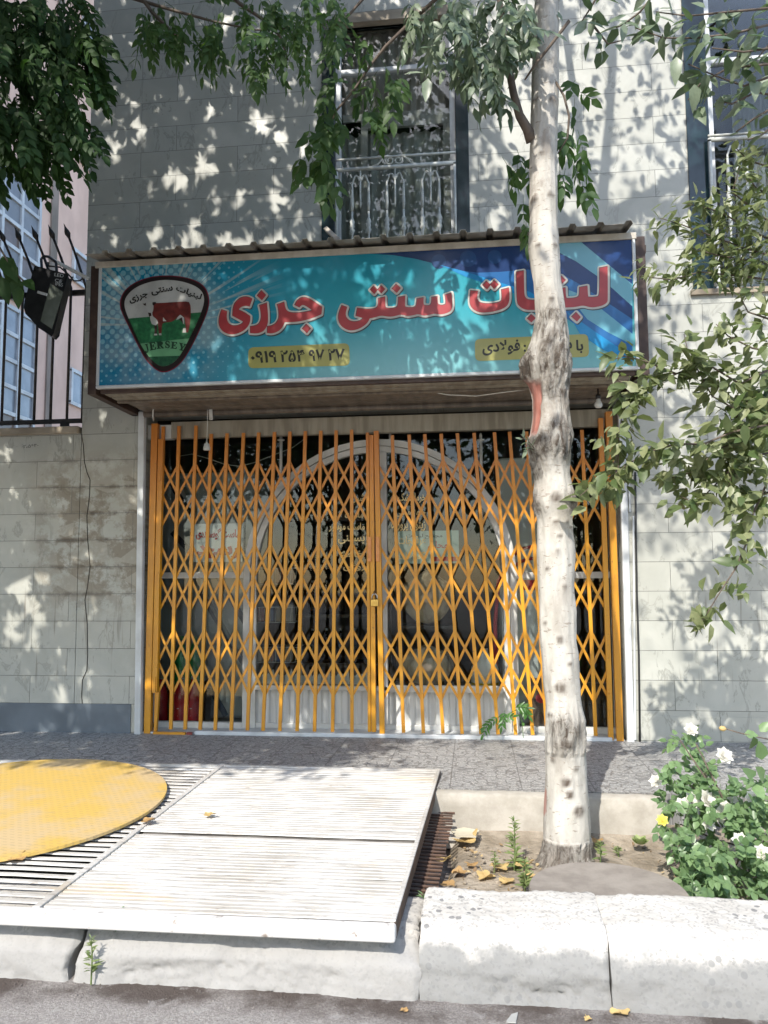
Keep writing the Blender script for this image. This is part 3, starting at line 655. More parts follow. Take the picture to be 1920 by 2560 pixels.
f.box((CX0-tw, SY-.008, CZ0-tw), (CX1+tw, SY+.03, CZ0)); f.box((CX0-tw, SY-.008, CZ0), (CX0, SY+.03, CZ1)); f.box((CX1, SY-.008, CZ0), (CX1+tw, SY+.03, CZ1))
bev(f.build('frame', M_winframe, cn), .004)
f = MB().box((CX0-.05, SY-.012, CZ1), (CX1+.03, SY+.03, CZ1+.045)); bev(f.build('fascia', M_fascia, cn), .004)
for xx, s in ((CX0-.055, 1), (CX1+.055, -1)):
    f = MB(); f.box((xx-.03, SY-.0, CZ0-.06), (xx+.03, SY+.05, CZ1+.02)); f.box((xx-.03, SY+.05, CZ0-.06), (xx+.03, -.01, CZ0-.015)); f.box((xx-.02, SY+.05, CZ1-.03), (xx+.02, -.01, CZ1+.01))
    f.box((xx-.02, -.05, CZ0-.06), (xx+.02, -.012, CZ1))
    bev(f.build('angle_frame', M_brown, cn), .003)
f = MB()
f.bar((CX1+.08, SY+.02, CZ1-.06), (CX1+.16, -.02, CZ1+.05), .05, .03, (1, 0, 0)); f.build('strut', M_brown, cn)
for xx in (CX0-.045, CX1+.04): MB().box((xx, SY+.052, CZ0-.012), (xx+.005, -.052, CZ1-.035)).build('side_sheet', M_shutter, cn)
f = MB()
f.box((CX0, SY+.02, CZ0-.05), (CX1, SY+.05, CZ0-.022)); bev(f.build('lower_beam', M_brown, cn), .003)
f = MB()
f.box((CX0+.02, SY+.05, CZ0-.055), (CX1-.02, SY+.13, CZ0-.04)); f.box((CX0+.03, SY+.135, CZ0-.06), (CX1-.03, SY+.21, CZ0-.05)); bev(f.build('soffit_louvre', M_beige, cn), .003)
f = MB()
f.box((CX0+.03, SY+.22, CZ0-.075), (CX1-.03, SY+.25, CZ0-.03)); yy = SY+.255
while yy < -.06: f.box((CX0+.04, yy, CZ0-.045), (CX1-.04, yy+.105, CZ0-.03)); yy += .115
bev(f.build('soffit', M_shutter, cn), .004)
f = MB().tube([(SX0+.02, -.05, 2.49), (SX1-.04, -.05, 2.49)], .026, 12); f.build('shutter_roller', M_shutter, cn, True)
f = MB()                                              # corrugated roof sheet
pr = []; xx = CX0-.06; 
while xx < CX1-.06: pr += [(xx, 0), (xx+.115, 0), (xx+.127, .022), (xx+.158, .022), (xx+.17, 0)]; xx += .178
ze, zw = CZ1+.05, CZ1+.2; n = len(pr); ye = SY-.135
G = np.array([[(x, ye+(0-ye)*k, ze+(zw-ze)*k+dz) for x, dz in pr] for k in (0, .5, 1)])
rf = link('roof_sheet', grid_mesh('roof_sheet', G), M_roof, cn); sm = rf.modifiers.new('thick', 'SOLIDIFY'); sm.thickness = .003
f = MB().bar(P(815, 572, Y=-.5), P(858, 612, Y=-.72), .03, .03); bev(f.build('steel_tube', M_fascia, cn), .003)
# --- print on the panel
M_navy = simple('navy_print', (.006, .035, .14), (.004, .025, .10), 2, .25, bump=0); M_mid = simple('mid_blue_print', (.02, .13, .33), (.015, .10, .28), 2, .25, bump=0)
M_pale = simple('pale_teal_print', (.14, .36, .44), (.10, .32, .42), 2, .25, bump=0); M_bright = simple('bright_blue_print', (.01, .24, .50), (.01, .2, .44), 2, .25, bump=0)
C4 = (900, 560, 2.183)
def sw(pts, mat, push, it=0): print_poly('printed_swoosh', [crop(pts, *C4)], SY, mat, cn, 0, push)
sw([(60,163),(200,155),(700,125),(1100,102),(1487,81),(1487,735),(1190,560),(930,372),(760,318),(560,256),(430,222),(300,190),(180,170)], M_navy, .0006)
sw([(560,256),(640,266),(760,262),(900,250),(1060,250),(1200,330),(1487,520),(1487,735),(1190,560),(930,372),(760,318)], M_mid, .0010)
sw([(1075,150),(1090,103),(1205,97),(1340,210),(1487,330),(1487,450),(1330,310),(1180,205)], M_pale, .0014)
sw([(1110,350),(1230,395),(1400,530),(1487,600),(1487,660),(1350,590),(1240,520)], M_pale, .0018)
sw([(1130,480),(1300,600),(1487,725),(1487,752),(1330,690),(1200,600)], M_bright, .0022)
sw([(430,222),(560,256),(760,318),(930,372),(1000,420),(900,400),(740,345),(580,290)], M_bright, .0018)
for q, (cx, cy, r_) in enumerate([(590, 190, 45), (735, 180, 38), (430, 205, 40)]):
    print_poly('printed_disc', [crop([(cx+r_*math.cos(a), cy+r_*math.sin(a)) for a in np.linspace(0, 2*math.pi, 25)[:-1]], *C4)], SY, simple('dim_blue_print', (.012, .06, .19), None, 2, .25, bump=0) if q == 0 else bpy.data.materials['dim_blue_print'], cn, 0, .0014)
A_ = (530, 690, 5.184); B_ = (830, 680, 5.184); C_ = (1150, 650, 4.1475)
LET = []
def L(c, pts, sm=True): LET.append(crop(smooth_poly(pts, 2) if sm else pts, *c))
L(A_, [(130,438),(200,462),(192,520),(200,580),(225,625),(270,645),(330,645),(380,628),(408,600),(390,585),(268,520),(272,450),(285,380),(320,325),(370,285),(430,270),(490,278),(525,300),(490,400),(450,388),(400,395),(370,412),(348,440),(420,470),(500,525),(500,580),(480,640),(440,690),(380,730),(310,755),(230,760),(160,735),(115,690),(92,630),(90,570),(105,500)])
L(A_, [(615,385),(715,350),(722,420),(728,500),(728,600),(715,650),(680,710),(620,740),(560,748),(498,742),(498,655),(560,648),(600,630),(628,590),(640,530),(632,450)])
L(A_, [(645,190),(705,250),(650,318),(585,260)], False)
L(A_, [(845,372),(940,340),(950,400),(970,450),(1010,475),(1100,480),(1200,470),(1300,448),(1240,405),(1190,378),(1160,382),(1135,412),(1072,382),(1100,325),(1140,290),(1190,275),(1240,285),(1300,315),(1430,405),(1420,500),(1350,530),(1250,565),(1150,590),(1050,600),(945,600),(930,640),(890,700),(830,735),(770,748),(718,742),(718,655),(770,648),(820,625),(850,585),(868,540),(865,450)])
L(A_, [(1225,625),(1285,682),(1232,745),(1170,688)], False)
L(B_, [(130,432),(200,460),(180,520),(180,570),(210,620),(260,645),(320,645),(370,630),(405,600),(310,572),(330,470),(450,485),(540,480),(580,465),(600,430),(600,345),(690,325),(692,420),(700,465),(760,475),(830,465),(855,440),(862,330),(950,315),(945,420),(955,455),(1010,465),(1070,460),(1095,430),(1100,350),(1190,335),(1185,400),(1195,430),(1250,440),(1280,425),(1290,390),(1292,330),(1370,318),(1370,400),(1385,425),(1430,435),(1470,420),(1475,380),(1462,300),(1550,272),(1560,380),(1560,460),(1540,510),(1480,540),(1400,555),(1330,540),(1260,560),(1180,570),(1120,545),(1050,565),(970,575),(900,550),(820,575),(740,585),(640,565),(560,590),(490,605),(470,650),(420,700),(350,740),(270,762),(200,755),(130,715),(90,650),(80,590),(95,510)])
for d in ([(545,182),(595,235),(550,290),(495,235)], [(640,175),(692,225),(640,282),(592,232)], [(835,158),(895,212),(840,275),(778,222)]): L(B_, d, False)
L(C_, [(110,318),(188,325),(178,380),(185,420),(210,445),(280,455),(360,450),(420,435),(435,410),(428,310),(508,290),(515,380),(510,440),(480,490),(400,525),(300,545),(210,548),(140,520),(105,470),(100,410)])
L(C_, [(583,125),(662,112),(665,340),(675,385),(700,412),(760,420),(830,415),(850,395),(855,300),(930,285),(932,375),(950,405),(990,402),(1008,380),(1012,303),(1095,288),(1098,380),(1110,400),(1180,398),(1225,385),(1235,360),(1238,285),(1322,270),(1325,350),(1330,385),(1380,388),(1430,380),(1445,350),(1445,85),(1530,68),(1532,400),(1528,440),(1490,470),(1420,490),(1350,495),(1275,472),(1200,490),(1110,495),(1040,500),(960,510),(880,520),(760,520),(680,520),(620,490),(588,440)])
for d in ([(275,220),(320,262),(280,308),(233,265)], [(355,212),(402,256),(355,305),(312,258)], [(740,565),(785,605),(740,650),(695,610)], [(840,556),(885,596),(840,641),(795,601)], [(1052,165),(1098,210),(1052,256),(1005,212)], [(1205,543),(1252,595),(1212,642),(1155,592)]): L(C_, d, False)
M_let = simple('red_letter_print', (.36, .045, .05), (.33, .04, .045), 3, .3, bump=0); M_letb = simple('pale_letter_border', (.52, .51, .46), None, 3, .3, bump=0); M_letd = simple('dark_letter_shadow', (.03, .05, .06), None, 3, .4, bump=0)
M_black = simple('black_print', (.012, .012, .01), None, 3, .4, bump=0)
print_poly('letter_shadow', [[(x+2.2, y+3.0) for x, y in q] for q in LET], SY, M_letd, cn, .0125, .0026)
print_poly('letter_border', LET, SY, M_letb, cn, .0135, .0031)
print_poly('letter_outline', [[(x-.8, y-1.0) for x, y in q] for q in LET], SY, M_letd, cn, .0008, .0036)
print_poly('lettering', LET, SY, M_let, cn, 0, .0041)
M_plate = simple('khaki_print', (.34, .32, .095), (.29, .28, .09), 2, .3, bump=0)
def rrect(c, r=9):
    o = []; n = len(c)
    for i in range(n):
        p, a, b = (np.array(c[j % n], float) for j in (i, i-1, i+1)); u = (a-p)/np.linalg.norm(a-p); v = (b-p)/np.linalg.norm(b-p)
        for t in np.linspace(0, 1, 6): o.append(tuple((1-t)**2*(p+u*r)+2*t*(1-t)*p+t*t*(p+v*r)))
    return o
print_poly('number_plate', [rrect([(621, 869), (873, 858), (875, 914), (621, 921)], 14)], SY, M_plate, cn, 0, .0026)
print_poly('number_plate', [rrect([(1187, 848), (1470, 835), (1473, 892), (1188, 903)], 14)], SY, M_plate, cn, 0, .0026)
def ptext(txt, x0, x1, yl, yr, h0, h1, mat, bold, push=-.0034, Y=SY, par=None, nm='lettering', arabic=True):
    return text_part(nm, txt, [P(x0, yl+h1, Y=Y), P(x1, yr+h1, Y=Y), P(x0, yl-h0, Y=Y), P(x1, yr-h0, Y=Y)], mat, par or cn, (0, push, 0), bold, arabic)
for tx, a, b in (('۰۹۱۹', 627, 692), ('۲۵۴', 701, 763), ('۹۷', 772, 811), ('۲۷', 820, 862)):
    k = lambda x: 893.5-(x-628)*.0315
    ptext(tx, a, b, k(a), k(b), 15, 15, M_black, .03)
ptext('فولادی', 1206, 1300, 873, 869, 21, 17, M_black, .03); ptext(':', 1309, 1315, 868, 868, 6, 12, M_black, .03)
ptext('مدیریت', 1322, 1430, 866, 863, 14, 20, M_black, .03); ptext('با', 1440, 1458, 866, 865, 16, 18, M_black, .03)
# --- emblem
E_ = (260, 640, 5.53)
EO = [(880,275),(1000,280),(1120,300),(1250,335),(1350,390),(1420,470),(1455,580),(1450,700),(1400,850),(1330,1010),(1220,1240),(1100,1440),(1000,1540),(900,1595),(820,1610),(740,1585),(640,1500),(560,1400),(480,1250),(400,1090),(310,900),(240,760),(220,640),(260,520),(340,430),(450,360),(600,305),(740,280)]
EI = [(880,332),(1000,340),(1120,365),(1250,410),(1340,470),(1385,550),(1388,650),(1340,800),(1270,960),(1160,1190),(1050,1390),(950,1490),(850,1530),(760,1520),(660,1440),(560,1310),(480,1170),(390,970),(310,790),(282,680),(295,590),(360,500),(470,420),(620,365),(750,340)]
def clip(poly, a, b, keep=1):
    o = []; n = len(poly); sd = lambda p: ((b[0]-a[0])*(p[1]-a[1])-(b[1]-a[1])*(p[0]-a[0]))*keep
    for i in range(n):
        p, q = poly[i], poly[(i+1) % n]; s, t = sd(p), sd(q)
        if s >= 0: o.append(p)
        if s*t < 0: k = s/(s-t); o.append((p[0]+(q[0]-p[0])*k, p[1]+(q[1]-p[1])*k))
    return o
EIs = smooth_poly(EI, 2); EOs = smooth_poly(EO, 2)
sf = lambda c, q=None, sc=6: simple('emblem_print_%d' % len(bpy.data.materials), c, q, sc, .35, bump=0)
def em(pts, mat, push, r=0, s_=0): print_poly('emblem', [crop(smooth_poly(pts, s_) if s_ else pts, *E_)], SY, mat, cn, r, push)
em(EOs, sf((.16, .008, .03)), .0026, .003); em([(840+(x-840)*.985, 940+(y-940)*.987) for x, y in EOs], sf((.014, .006, .007)), .0031); em(EIs, sf((.46, .46, .43)), .0036)
em(clip(EIs, (330, 868), (1345, 780)), sf((.022, .15, .055), (.012, .09, .035), 40), .0040)
band = clip(clip(EIs, (480, 1215), (1190, 1140)), (560, 1420), (1100, 1375), -1)
em(band, sf((.13, .34, .17)), .0044)
em(clip(EIs, (480, 1400), (1150, 1378)), sf((.02, .10, .045), (.01, .06, .03), 40), .0046)
cow = sf((.155, .022, .018), (.09, .014, .012), 20); cwh = sf((.5, .5, .46)); cdk = sf((.03, .012, .01))
em([(690,650),(760,655),(1120,630),(1180,640),(1205,700),(1203,830),(1190,960),(1165,1060),(1140,1060),(1130,960),(1112,850),(1060,815),(990,880),(930,918),(830,922),(805,950),(797,1080),(765,1095),(752,960),(735,900),(690,860),(668,800),(680,720)], cow, .0048, 0, 1)
em([(700,960),(738,940),(735,1085),(702,1085)], cdk, .0047)
em([(545,655),(585,690),(602,720),(600,650),(640,640),(690,650),(686,760),(660,795),(672,830),(735,880),(752,930),(720,962),(665,945),(640,870),(640,800),(612,780),(596,720),(560,690)], cwh, .0052, 0, 1)
em([(536,658),(560,665),(580,650),(586,690),(565,688)], cdk, .0055); em([(672,648),(690,640),(720,640),(722,660),(690,690),(676,680)], cdk, .0055); em([(612,785),(655,790),(660,830),(630,842)], cdk, .0055)
em([(1020,850),(1058,815),(1110,855),(1112,950),(1095,935),(1085,900),(1045,872),(1000,890)], cwh, .0052); em([(1040,872),(1080,850),(1098,930),(1078,912)], cdk, .0055)
for q in ([(700,1078),(738,1078),(742,1100),(695,1100)], [(762,1075),(795,1070),(800,1098),(764,1098)], [(1100,1000),(1130,1000),(1140,1062),(1088,1062)], [(820,850),(850,885),(870,905),(820,905)]): em(q, cwh, .0056)
ptx = lambda x, y: (E_[0]+x/E_[2], E_[1]+y/E_[2])
def arc_text(txt, pos, mat, arabic=True, bold=.03):
    """single words or letters set along an arc: (text, left-x, right-x, left-y, right-y, up, down)"""
    for tx, a, b, yl, yr, u_, d_ in pos:
        (xa, ya), (xb, yb) = ptx(a, yl), ptx(b, yr); n = Vector((ya-yb, xb-xa)).normalized()
        q = lambda x, y, k: P(x-n.x*k, y-n.y*k, Y=SY)
        text_part('lettering', tx, [q(xa, ya, -d_/E_[2]), q(xb, yb, -d_/E_[2]), q(xa, ya, u_/E_[2]), q(xb, yb, u_/E_[2])], mat, cn, (0, -.0062, 0), bold, arabic)
arc_text('', [('جرزی', 360, 612, 640, 545, 62, 38), ('سنتی', 660, 958, 520, 470, 60, 40), ('لبنیات', 1000, 1345, 455, 590, 62, 40)], M_black)
# serif capitals, drawn as outlines on a unit square
GL = {'J': [[(.35,0),(.95,0),(.95,.08),(.8,.1),(.8,.75),(.7,.95),(.45,1.12),(.15,1.12),(.0,.95),(.12,.82),(.28,.88),(.3,1.0),(.42,1.02),(.52,.9),(.52,.1),(.35,.08)]],
 'E': [[(0,0),(.95,0),(.97,.28),(.88,.28),(.78,.1),(.45,.1),(.45,.44),(.6,.44),(.66,.3),(.72,.3),(.72,.7),(.66,.7),(.6,.54),(.45,.54),(.45,.9),(.78,.9),(.92,.68),(1,.68),(.95,1),(0,1),(0,.92),(.15,.9),(.15,.1),(0,.08)]],
 'R': [[(0,0),(.6,0),(.85,.08),(.92,.27),(.82,.45),(.65,.52),(.92,.9),(1,.92),(1,1),(.72,1),(.42,.55),(.4,.55),(.4,.9),(.55,.92),(.55,1),(0,1),(0,.92),(.13,.9),(.13,.1),(0,.08)]],
 'S': [[(.85,.02),(.88,.35),(.8,.35),(.65,.12),(.45,.08),(.3,.18),(.35,.32),(.6,.42),(.85,.55),(.95,.75),(.82,.95),(.5,1.03),(.25,.97),(.12,1.0),(.08,.66),(.16,.66),(.32,.9),(.52,.94),(.68,.85),(.66,.72),(.4,.6),(.15,.46),(.07,.27),(.18,.07),(.45,-.03),(.68,.03)]],
 'Y': [[(0,0),(.5,0),(.5,.08),(.4,.1),(.62,.48),(.78,.12),(.66,.08),(.66,0),(1,0),(1,.08),(.92,.1),(.66,.58),(.66,.9),(.8,.92),(.8,1),(.25,1),(.25,.92),(.4,.9),(.4,.58),(.1,.1),(0,.08)]]}
caps = [('J', 575, 640, 1325, 105, -.25), ('E', 640, 730, 1302, 108, -.18), ('R', 735, 835, 1284, 100, -.08), ('S', 845, 920, 1275, 96, 0), ('E', 925, 1010, 1285, 94, .1), ('Y', 1020, 1120, 1310, 100, .24)]
jp = []
for ch, a, b, base, h, rot in caps:
    for g_ in GL[ch]:
        c_, s_ = math.cos(rot), math.sin(rot); cx = (a+b)/2
        jp.append(crop([(cx+((u-.5)*(b-a))*c_-((v-1)*h)*s_, base+((u-.5)*(b-a))*s_+((v-1)*h)*c_) for u, v in g_], *E_))
print_poly('lettering', jp, SY, simple('dark_green_print', (.008, .045, .02), None, 4, .4, bump=0), cn, .0006, .0062)
# ================================================================== FOLDING GATES
GY = .03
def gate(name, label, tops, bots, posts, bands, seed):
    g = thing(name, (sum(P(x, 1828, Y=GY).x for x in bots)/len(bots), GY, .0), label, 'gate', 'folding lattice gates of the shop')
    lines = []
    for xt, xb in zip(tops, bots): lines.append((P(xt, 1085, Y=GY), P(xb, 1826, Y=GY)))
    lines = [(a+Vector((random.gauss(0, .002), random.gauss(0, .001), 0)), b+Vector((random.gauss(0, .002), random.gauss(0, .001), 0))) for a, b in lines]
    def at(i, z):
        a, b = lines[i]; t = (z-b.z)/(a.z-b.z); return b+(a-b)*t
    ztop = P((tops[0]+tops[-1])/2, 1082, Y=GY).z
    for i in range(len(lines)):
        m = MB(); z1 = ztop+(.07 if seed == 0 and i < 3 else .0); z0 = .03 if seed == 0 else .03-.0*i
        a, b = at(i, z0), at(i, z1); d = Vector((0, .011, 0))
        m.bar(a-d, b-d, .0255, .006); m.bar(a-d+Vector((-.0108, .009, 0)), b-d+Vector((-.0108, .009, 0)), .004, .013); m.bar(a-d+Vector((.0108, .009, 0)), b-d+Vector((.0108, .009, 0)), .004, .013)
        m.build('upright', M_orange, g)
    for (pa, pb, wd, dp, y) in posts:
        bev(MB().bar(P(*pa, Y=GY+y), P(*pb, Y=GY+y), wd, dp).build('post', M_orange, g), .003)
    # strips run from an upright over two bays; end uprights are the posts
    ext = [posts_x(p) for p in (posts[0], posts[-1])] if False else None
    n = len(lines)
    def atx(i, z):
        if 0 <= i < n: return at(i, z)
        if i < 0: return at(0, z)+(at(0, z)-at(1, z))*(-i)
        return at(n-1, z)+(at(n-1, z)-at(n-2, z))*(i-n+1)
    lo = 0 if seed == 0 else -1; hi = n if seed == 0 else n
    for (yt, yb) in bands:
        xm = (tops[n//2]+bots[n//2])/2; z1, z0 = P(xm, yt, Y=GY).z, P(xm, yb, Y=GY).z; zm = (z1+z0)/2
        for i in range(lo, hi+1):
            for s in (1, -1):
                j0, j2 = i, i+2*s
                m = MB(); y = .002 if s > 0 else .0075
                if not (lo <= j2 <= hi):
                    j1 = i+s
                    if not (lo <= j1 <= hi): continue
                    p, q = atx(i, z1), atx(j1, zm)                        # a half strip at the end post
                    p2 = atx(j1, zm); q2 = atx(i, z0)
                    m.bar(p+Vector((0, y, 0)), q+Vector((0, y, 0)), .0188, .0035); m.bar(p2+Vector((0, y+.001, 0)), q2+Vector((0, y+.001, 0)), .0188, .0035)
                else:
                    p, q = atx(i, z1), atx(j2, z0); e = (q-p).normalized()*.012
                    m.bar(p-e+Vector((0, y, 0)), q+e+Vector((0, y, 0)), .0188, .0035)
                    for t in (.25, .75):
                        c = p+(q-p)*t
                        if s > 0: m.lathe(c+Vector((0, y-.004, 0)), [(.004, 0), (.0035, .003)], 6, (0, 1, 0))
                m.build('lattice_strip', M_orange, g)
    return g
TL = [408.8,448.6,489.8,530,569.8,609.2,647,686.4,725.5,764,803,840.7,879.6]; BL = [390.4,426.7,463.3,500.7,539.2,578.4,619.5,658.7,699.9,743.6,786.6,833.3,880]
TR = [981.6,1022,1061.7,1103.4,1144.4,1186.4,1237,1274,1316,1362,1408,1455.6]; BR = [1008.5,1058.4,1107.5,1153.9,1200.8,1244,1287.6,1329.7,1368,1408,1448,1488]
g1 = gate('folding_gate', 'orange folding lattice gate on the shop left half, padlocked at its right post', TL, BL,
          [((389, 1060), (370, 1840), .052, .05, -.01), ((404, 1098), (388, 1732), .042, .04, -.012), ((396, 1730), (389, 1828), .024, .03, -.01), ((919, 1082), (924, 1829), .024, .03, -.01), ((929, 1088), (935, 1829), .034, .04, -.012)],
          [(1154, 1312), (1361, 1526), (1573, 1738)], 0)
g2 = gate('folding_gate', 'orange folding lattice gate on the shop right half, partly hidden by the tree trunk', TR, BR,
          [((941, 1078), (956, 1834), .038, .045, -.012), ((1501, 1046), (1527, 1850), .036, .04, -.012), ((1521, 1030), (1550, 1868), .05, .05, -.01)],
          [(1146, 1315), (1357, 1530), (1577, 1752)], 1)
for g, px in ((g1, 924), (g2, 944.5)):
    a, b = P(px-.5, 1342, Y=GY-.04), P(px, 1404, Y=GY-.04); bev(MB().bar(a, b, .03, .012).build('handle', M_orange2, g), .005, 3)
bev(MB().box(P(382, 1830, Y=-.035), tuple(P(466, 1846, Y=-.005))).build('bottom_rail', M_orange, g1), .003)
bev(MB().box(P(466, 1831, Y=-.033), tuple(P(482, 1845, Y=-.008))).build('rail_stop', simple('red_rust_paint', (.2, .03, .02), (.08, .02, .015), 20, .6), g1), .002)
bev(MB().bar(P(1463, 1868, Y=-.05), P(1542, 1862, Y=-.05), .022, .03).build('bottom_rail', M_orange, g2), .003)
for (x0, y0, x1_, y1_) in ((397, 1165, 404, 1205), (392, 1432, 399, 1545), (383, 1693, 391, 1730)):
    bev(MB().box(P(x0, y0, Y=GY-.04), tuple(P(x1_, y1_, Y=GY-.02))).build('hinge', M_orange, g1), .003)
bev(MB().box(P(1518, 1735, Y=GY-.05), tuple(P(1530, 1775, Y=GY-.02))).build('hinge', M_orange, g2), .003)
pc = P(936.5, 1507, Y=GY-.055)
pl = thing('padlock', (pc.x, pc.y, pc.z), 'brass padlock joining the two orange gates', 'padlock')
bev(MB().box((pc.x-.03, pc.y-.012, pc.z-.028), (pc.x+.03, pc.y+.012, pc.z+.026)).build('body', M_brass, pl), .006, 3)
MB().tube([(pc.x-.02, pc.y, pc.z+.02)]+[(pc.x-.02*math.cos(a), pc.y, pc.z+.045+.022*math.sin(a)) for a in np.linspace(0, math.pi, 9)]+[(pc.x+.02, pc.y, pc.z+.02)], .0045, 8).build('shackle', M_steel, pl, True)
MB().tube([(pc.x+.001, pc.y+.02, pc.z+.062), (pc.x-.006, pc.y+.005, pc.z+.075), (pc.x-.001, pc.y-.005, pc.z+.09)], .004, 6).build('hasp', M_dkmetal, pl, True)

# ================================================================== SHOPFRONT BEHIND THE GATES
FYD = .2
sf_ = thing('shopfront', (0, FYD, 0), 'white framed shop window and door with a big arch behind the orange gates', 'shop window')
W = lambda x, y: P(x, y, Y=FYD)
axl, axr = W(608, 1500).x, W(1292, 1500).x; axc = (axl+axr)/2; arad = (axr-axl)/2; azc = W(935, 1098).z-arad
def arch(r0, r1, y0, y1, name):
    A = np.linspace(0, math.pi, 49); G = []
    path = [(-1, 0.01)]+[(-1, azc)] ; pts = lambda r: [(axc-r, .012)]+[(axc-r*math.cos(a), azc+r*math.sin(a)) for a in A]+[(axc+r, .012)]
    o, i = pts(r1), pts(r0); rows = [[(x, y0, z) for x, z in i], [(x, y0, z) for x, z in o], [(x, y1, z) for x, z in o], [(x, y1, z) for x, z in i], [(x, y0, z) for x, z in i]]
    return link(name, grid_mesh(name, np.array(rows)), M_white, sf_)
arch(arad-.05, arad, FYD-.0, FYD+.06, 'arch_frame'); arch(arad-.10, arad-.055, FYD+.015, FYD+.07, 'arch_frame')
m = MB()
for (y0, y1) in ((1430, 1446),):
    m.bar((SX0, FYD+.02, W(480, 1438).z), (axl+.0, FYD+.02, W(480, 1438).z), .05, .04); m.bar((axr, FYD+.02, W(1400, 1438).z), (SX1, FYD+.02, W(1400, 1438).z), .05, .04)
zz = W(930, 1722).z
m.bar((axl+.1, FYD+.03, zz), (axr-.1, FYD+.03, zz), .035, .05)
m.bar((SX0, FYD+.02, .03), (axl, FYD+.02, .03), .05, .05); m.bar((axr, FYD+.02, .03), (SX1, FYD+.02, .03), .05, .05); m.bar((axl+.05, FYD+.05, .03), (axr-.05, FYD+.05, .03), .04, .04)
m.bar((SX0+.03, FYD+.02, 0), (SX0+.03, FYD+.02, 2.4), .06, .05); m.bar((SX1-.03, FYD+.02, 0), (SX1-.03, FYD+.02, 2.4), .06, .05)
bev(m.build('rail', M_white, sf_), .004)
m = MB(); xd = W(957, 1400).x; m.bar((xd, FYD+.03, .05), (xd, FYD+.03, azc+arad-.1), .065, .05); m.bar((xd+.05, FYD+.03, zz+.0), (axr-.12, FYD+.03, zz-.0), .05, .052); bev(m.build('door_stile', M_white, sf_), .004)
for px in (700, 1203, 975):
    m = MB()
    x = W(px, 1150).x; zc = azc+math.sqrt(max(0, arad**2-(x-axc)**2)); m.tube([(x, FYD+.03, zc), (x, FYD+.03, W(px, 1100).z)], .012, 8); m.lathe((x, FYD+.03, W(px, 1100).z), [(.028, 0), (.03, .008), (.01, .014), (.012, .04), (.006, .06)], 10)
    m.build('fixing_bolt', M_white, sf_, True)
xs = np.linspace(axl+.1, axr-.1, 260); per = .105
G = np.array([[(x, FYD+.05+.010*max(-1, min(1, 2.2*math.sin((x-axl)/per*2*math.pi))), z) for x in xs] for z in (.03, zz)])
link('kick_panel', grid_mesh('kick_panel', G), M_panel, sf_)
MB().box((SX0, FYD+.035, .05), (axl-.005, FYD+.038, 2.42)).build('pane', M_glass, sf_); MB().box((axr+.005, FYD+.035, .05), (SX1, FYD+.038, 2.42)).build('pane', M_glass, sf_)
A = np.linspace(0, math.pi, 40); r_ = arad-.09
MB().prism([(axc-r_, FYD+.045, zz)]+[(axc-r_*math.cos(a), FYD+.045, azc+r_*math.sin(a)) for a in A]+[(axc+r_, FYD+.045, zz)], (0, .003, 0)).build('pane', M_glass, sf_)
q = [(axl, FYD+.04, azc)]+[(axc-(arad-.01)*math.cos(a), FYD+.04, azc+(arad-.01)*math.sin(a)) for a in A]+[(axr, FYD+.04, azc), (axr, FYD+.04, 2.42), (axl, FYD+.04, 2.42)]
MB().prism(q, (0, .003, 0)).build('pane', M_glass, sf_)
M_gold = simple('gold_vinyl', (.62, .5, .26), (.5, .38, .16), 20, .35, .3, bump=0)
def gold(t, x0, x1, y0, y1, b=.02): text_part('lettering', t, pbox(x0, y0, x1, y1, Y=FYD+.04), M_gold, sf_, (0, -.001, 0), b)
gold('شیر', 884, 913, 1236, 1258); gold('ماست', 862, 908, 1278, 1295); gold('ماست موسیر', 822, 912, 1306, 1330); gold('بستنی', 845, 912, 1338, 1360); gold('خامه', 850, 912, 1372, 1393); gold('روغن', 858, 912, 1408, 1428)
gold('خرما کشک', 996, 1064, 1232, 1258); gold('خامه محلی', 990, 1064, 1270, 1292); gold('زیتون پرورده', 978, 1064, 1303, 1330); gold('عرقیجات', 995, 1064, 1340, 1366); gold('گیاهان', 995, 1064, 1378, 1398)
# ---- what stands inside
IY = .62
I = lambda x, y, Y=IY: P(x, y, Y=Y)
M_fridge = simple('grey_fridge', (.36, .38, .38), (.29, .31, .32), 2, .35, bump=0); M_stripe = simple('dark_blue_stripe', (.01, .03, .07), (.008, .02, .05), 4, .35, bump=0); M_green = simple('green_stripe', (.01, .09, .06), None, 4, .35, bump=0)
fr = thing('fridge', (-1.35, 1.0, 0), 'grey drinks fridge with dark slanting stripes behind the left pane', 'fridge')
a, b = I(405, 1180), I(625, 1815); bev(MB().box((a.x-.1, IY+.08, .0), (b.x+.0, IY+.55, a.z)).build('body', M_fridge, fr), .02)
def stripes(par, Y, segs, mat, wd):
    for p, q in segs: MB().bar(P(*p, Y=Y), P(*q, Y=Y), wd, .004).build('printed_stripe', mat, par)
stripes(fr, IY+.077, [((425, 1205), (485, 1300)), ((430, 1330), (500, 1405)), ((500, 1480), (610, 1660)), ((545, 1440), (615, 1560)), ((515, 1700), (565, 1790)), ((565, 1230), (600, 1300))], M_stripe, .05)
stripes(fr, IY+.076, [((525, 1215), (560, 1262))], M_green, .06)
stripes(fr, IY+.0765, [((450, 1200), (560, 1400)), ((520, 1500), (600, 1640))], simple('pale_grey_stripe', (.2, .22, .23), None, 4, .3, bump=0), .03)
bd = thing('notice_board', (-1.2, IY, 1.3), 'white notice board with red lettering leaning inside the left pane', 'notice')
MB().box(tuple(I(482, 1310, IY-.345)), tuple(I(606, 1404, IY-.34))).build('board', M_paper, bd)
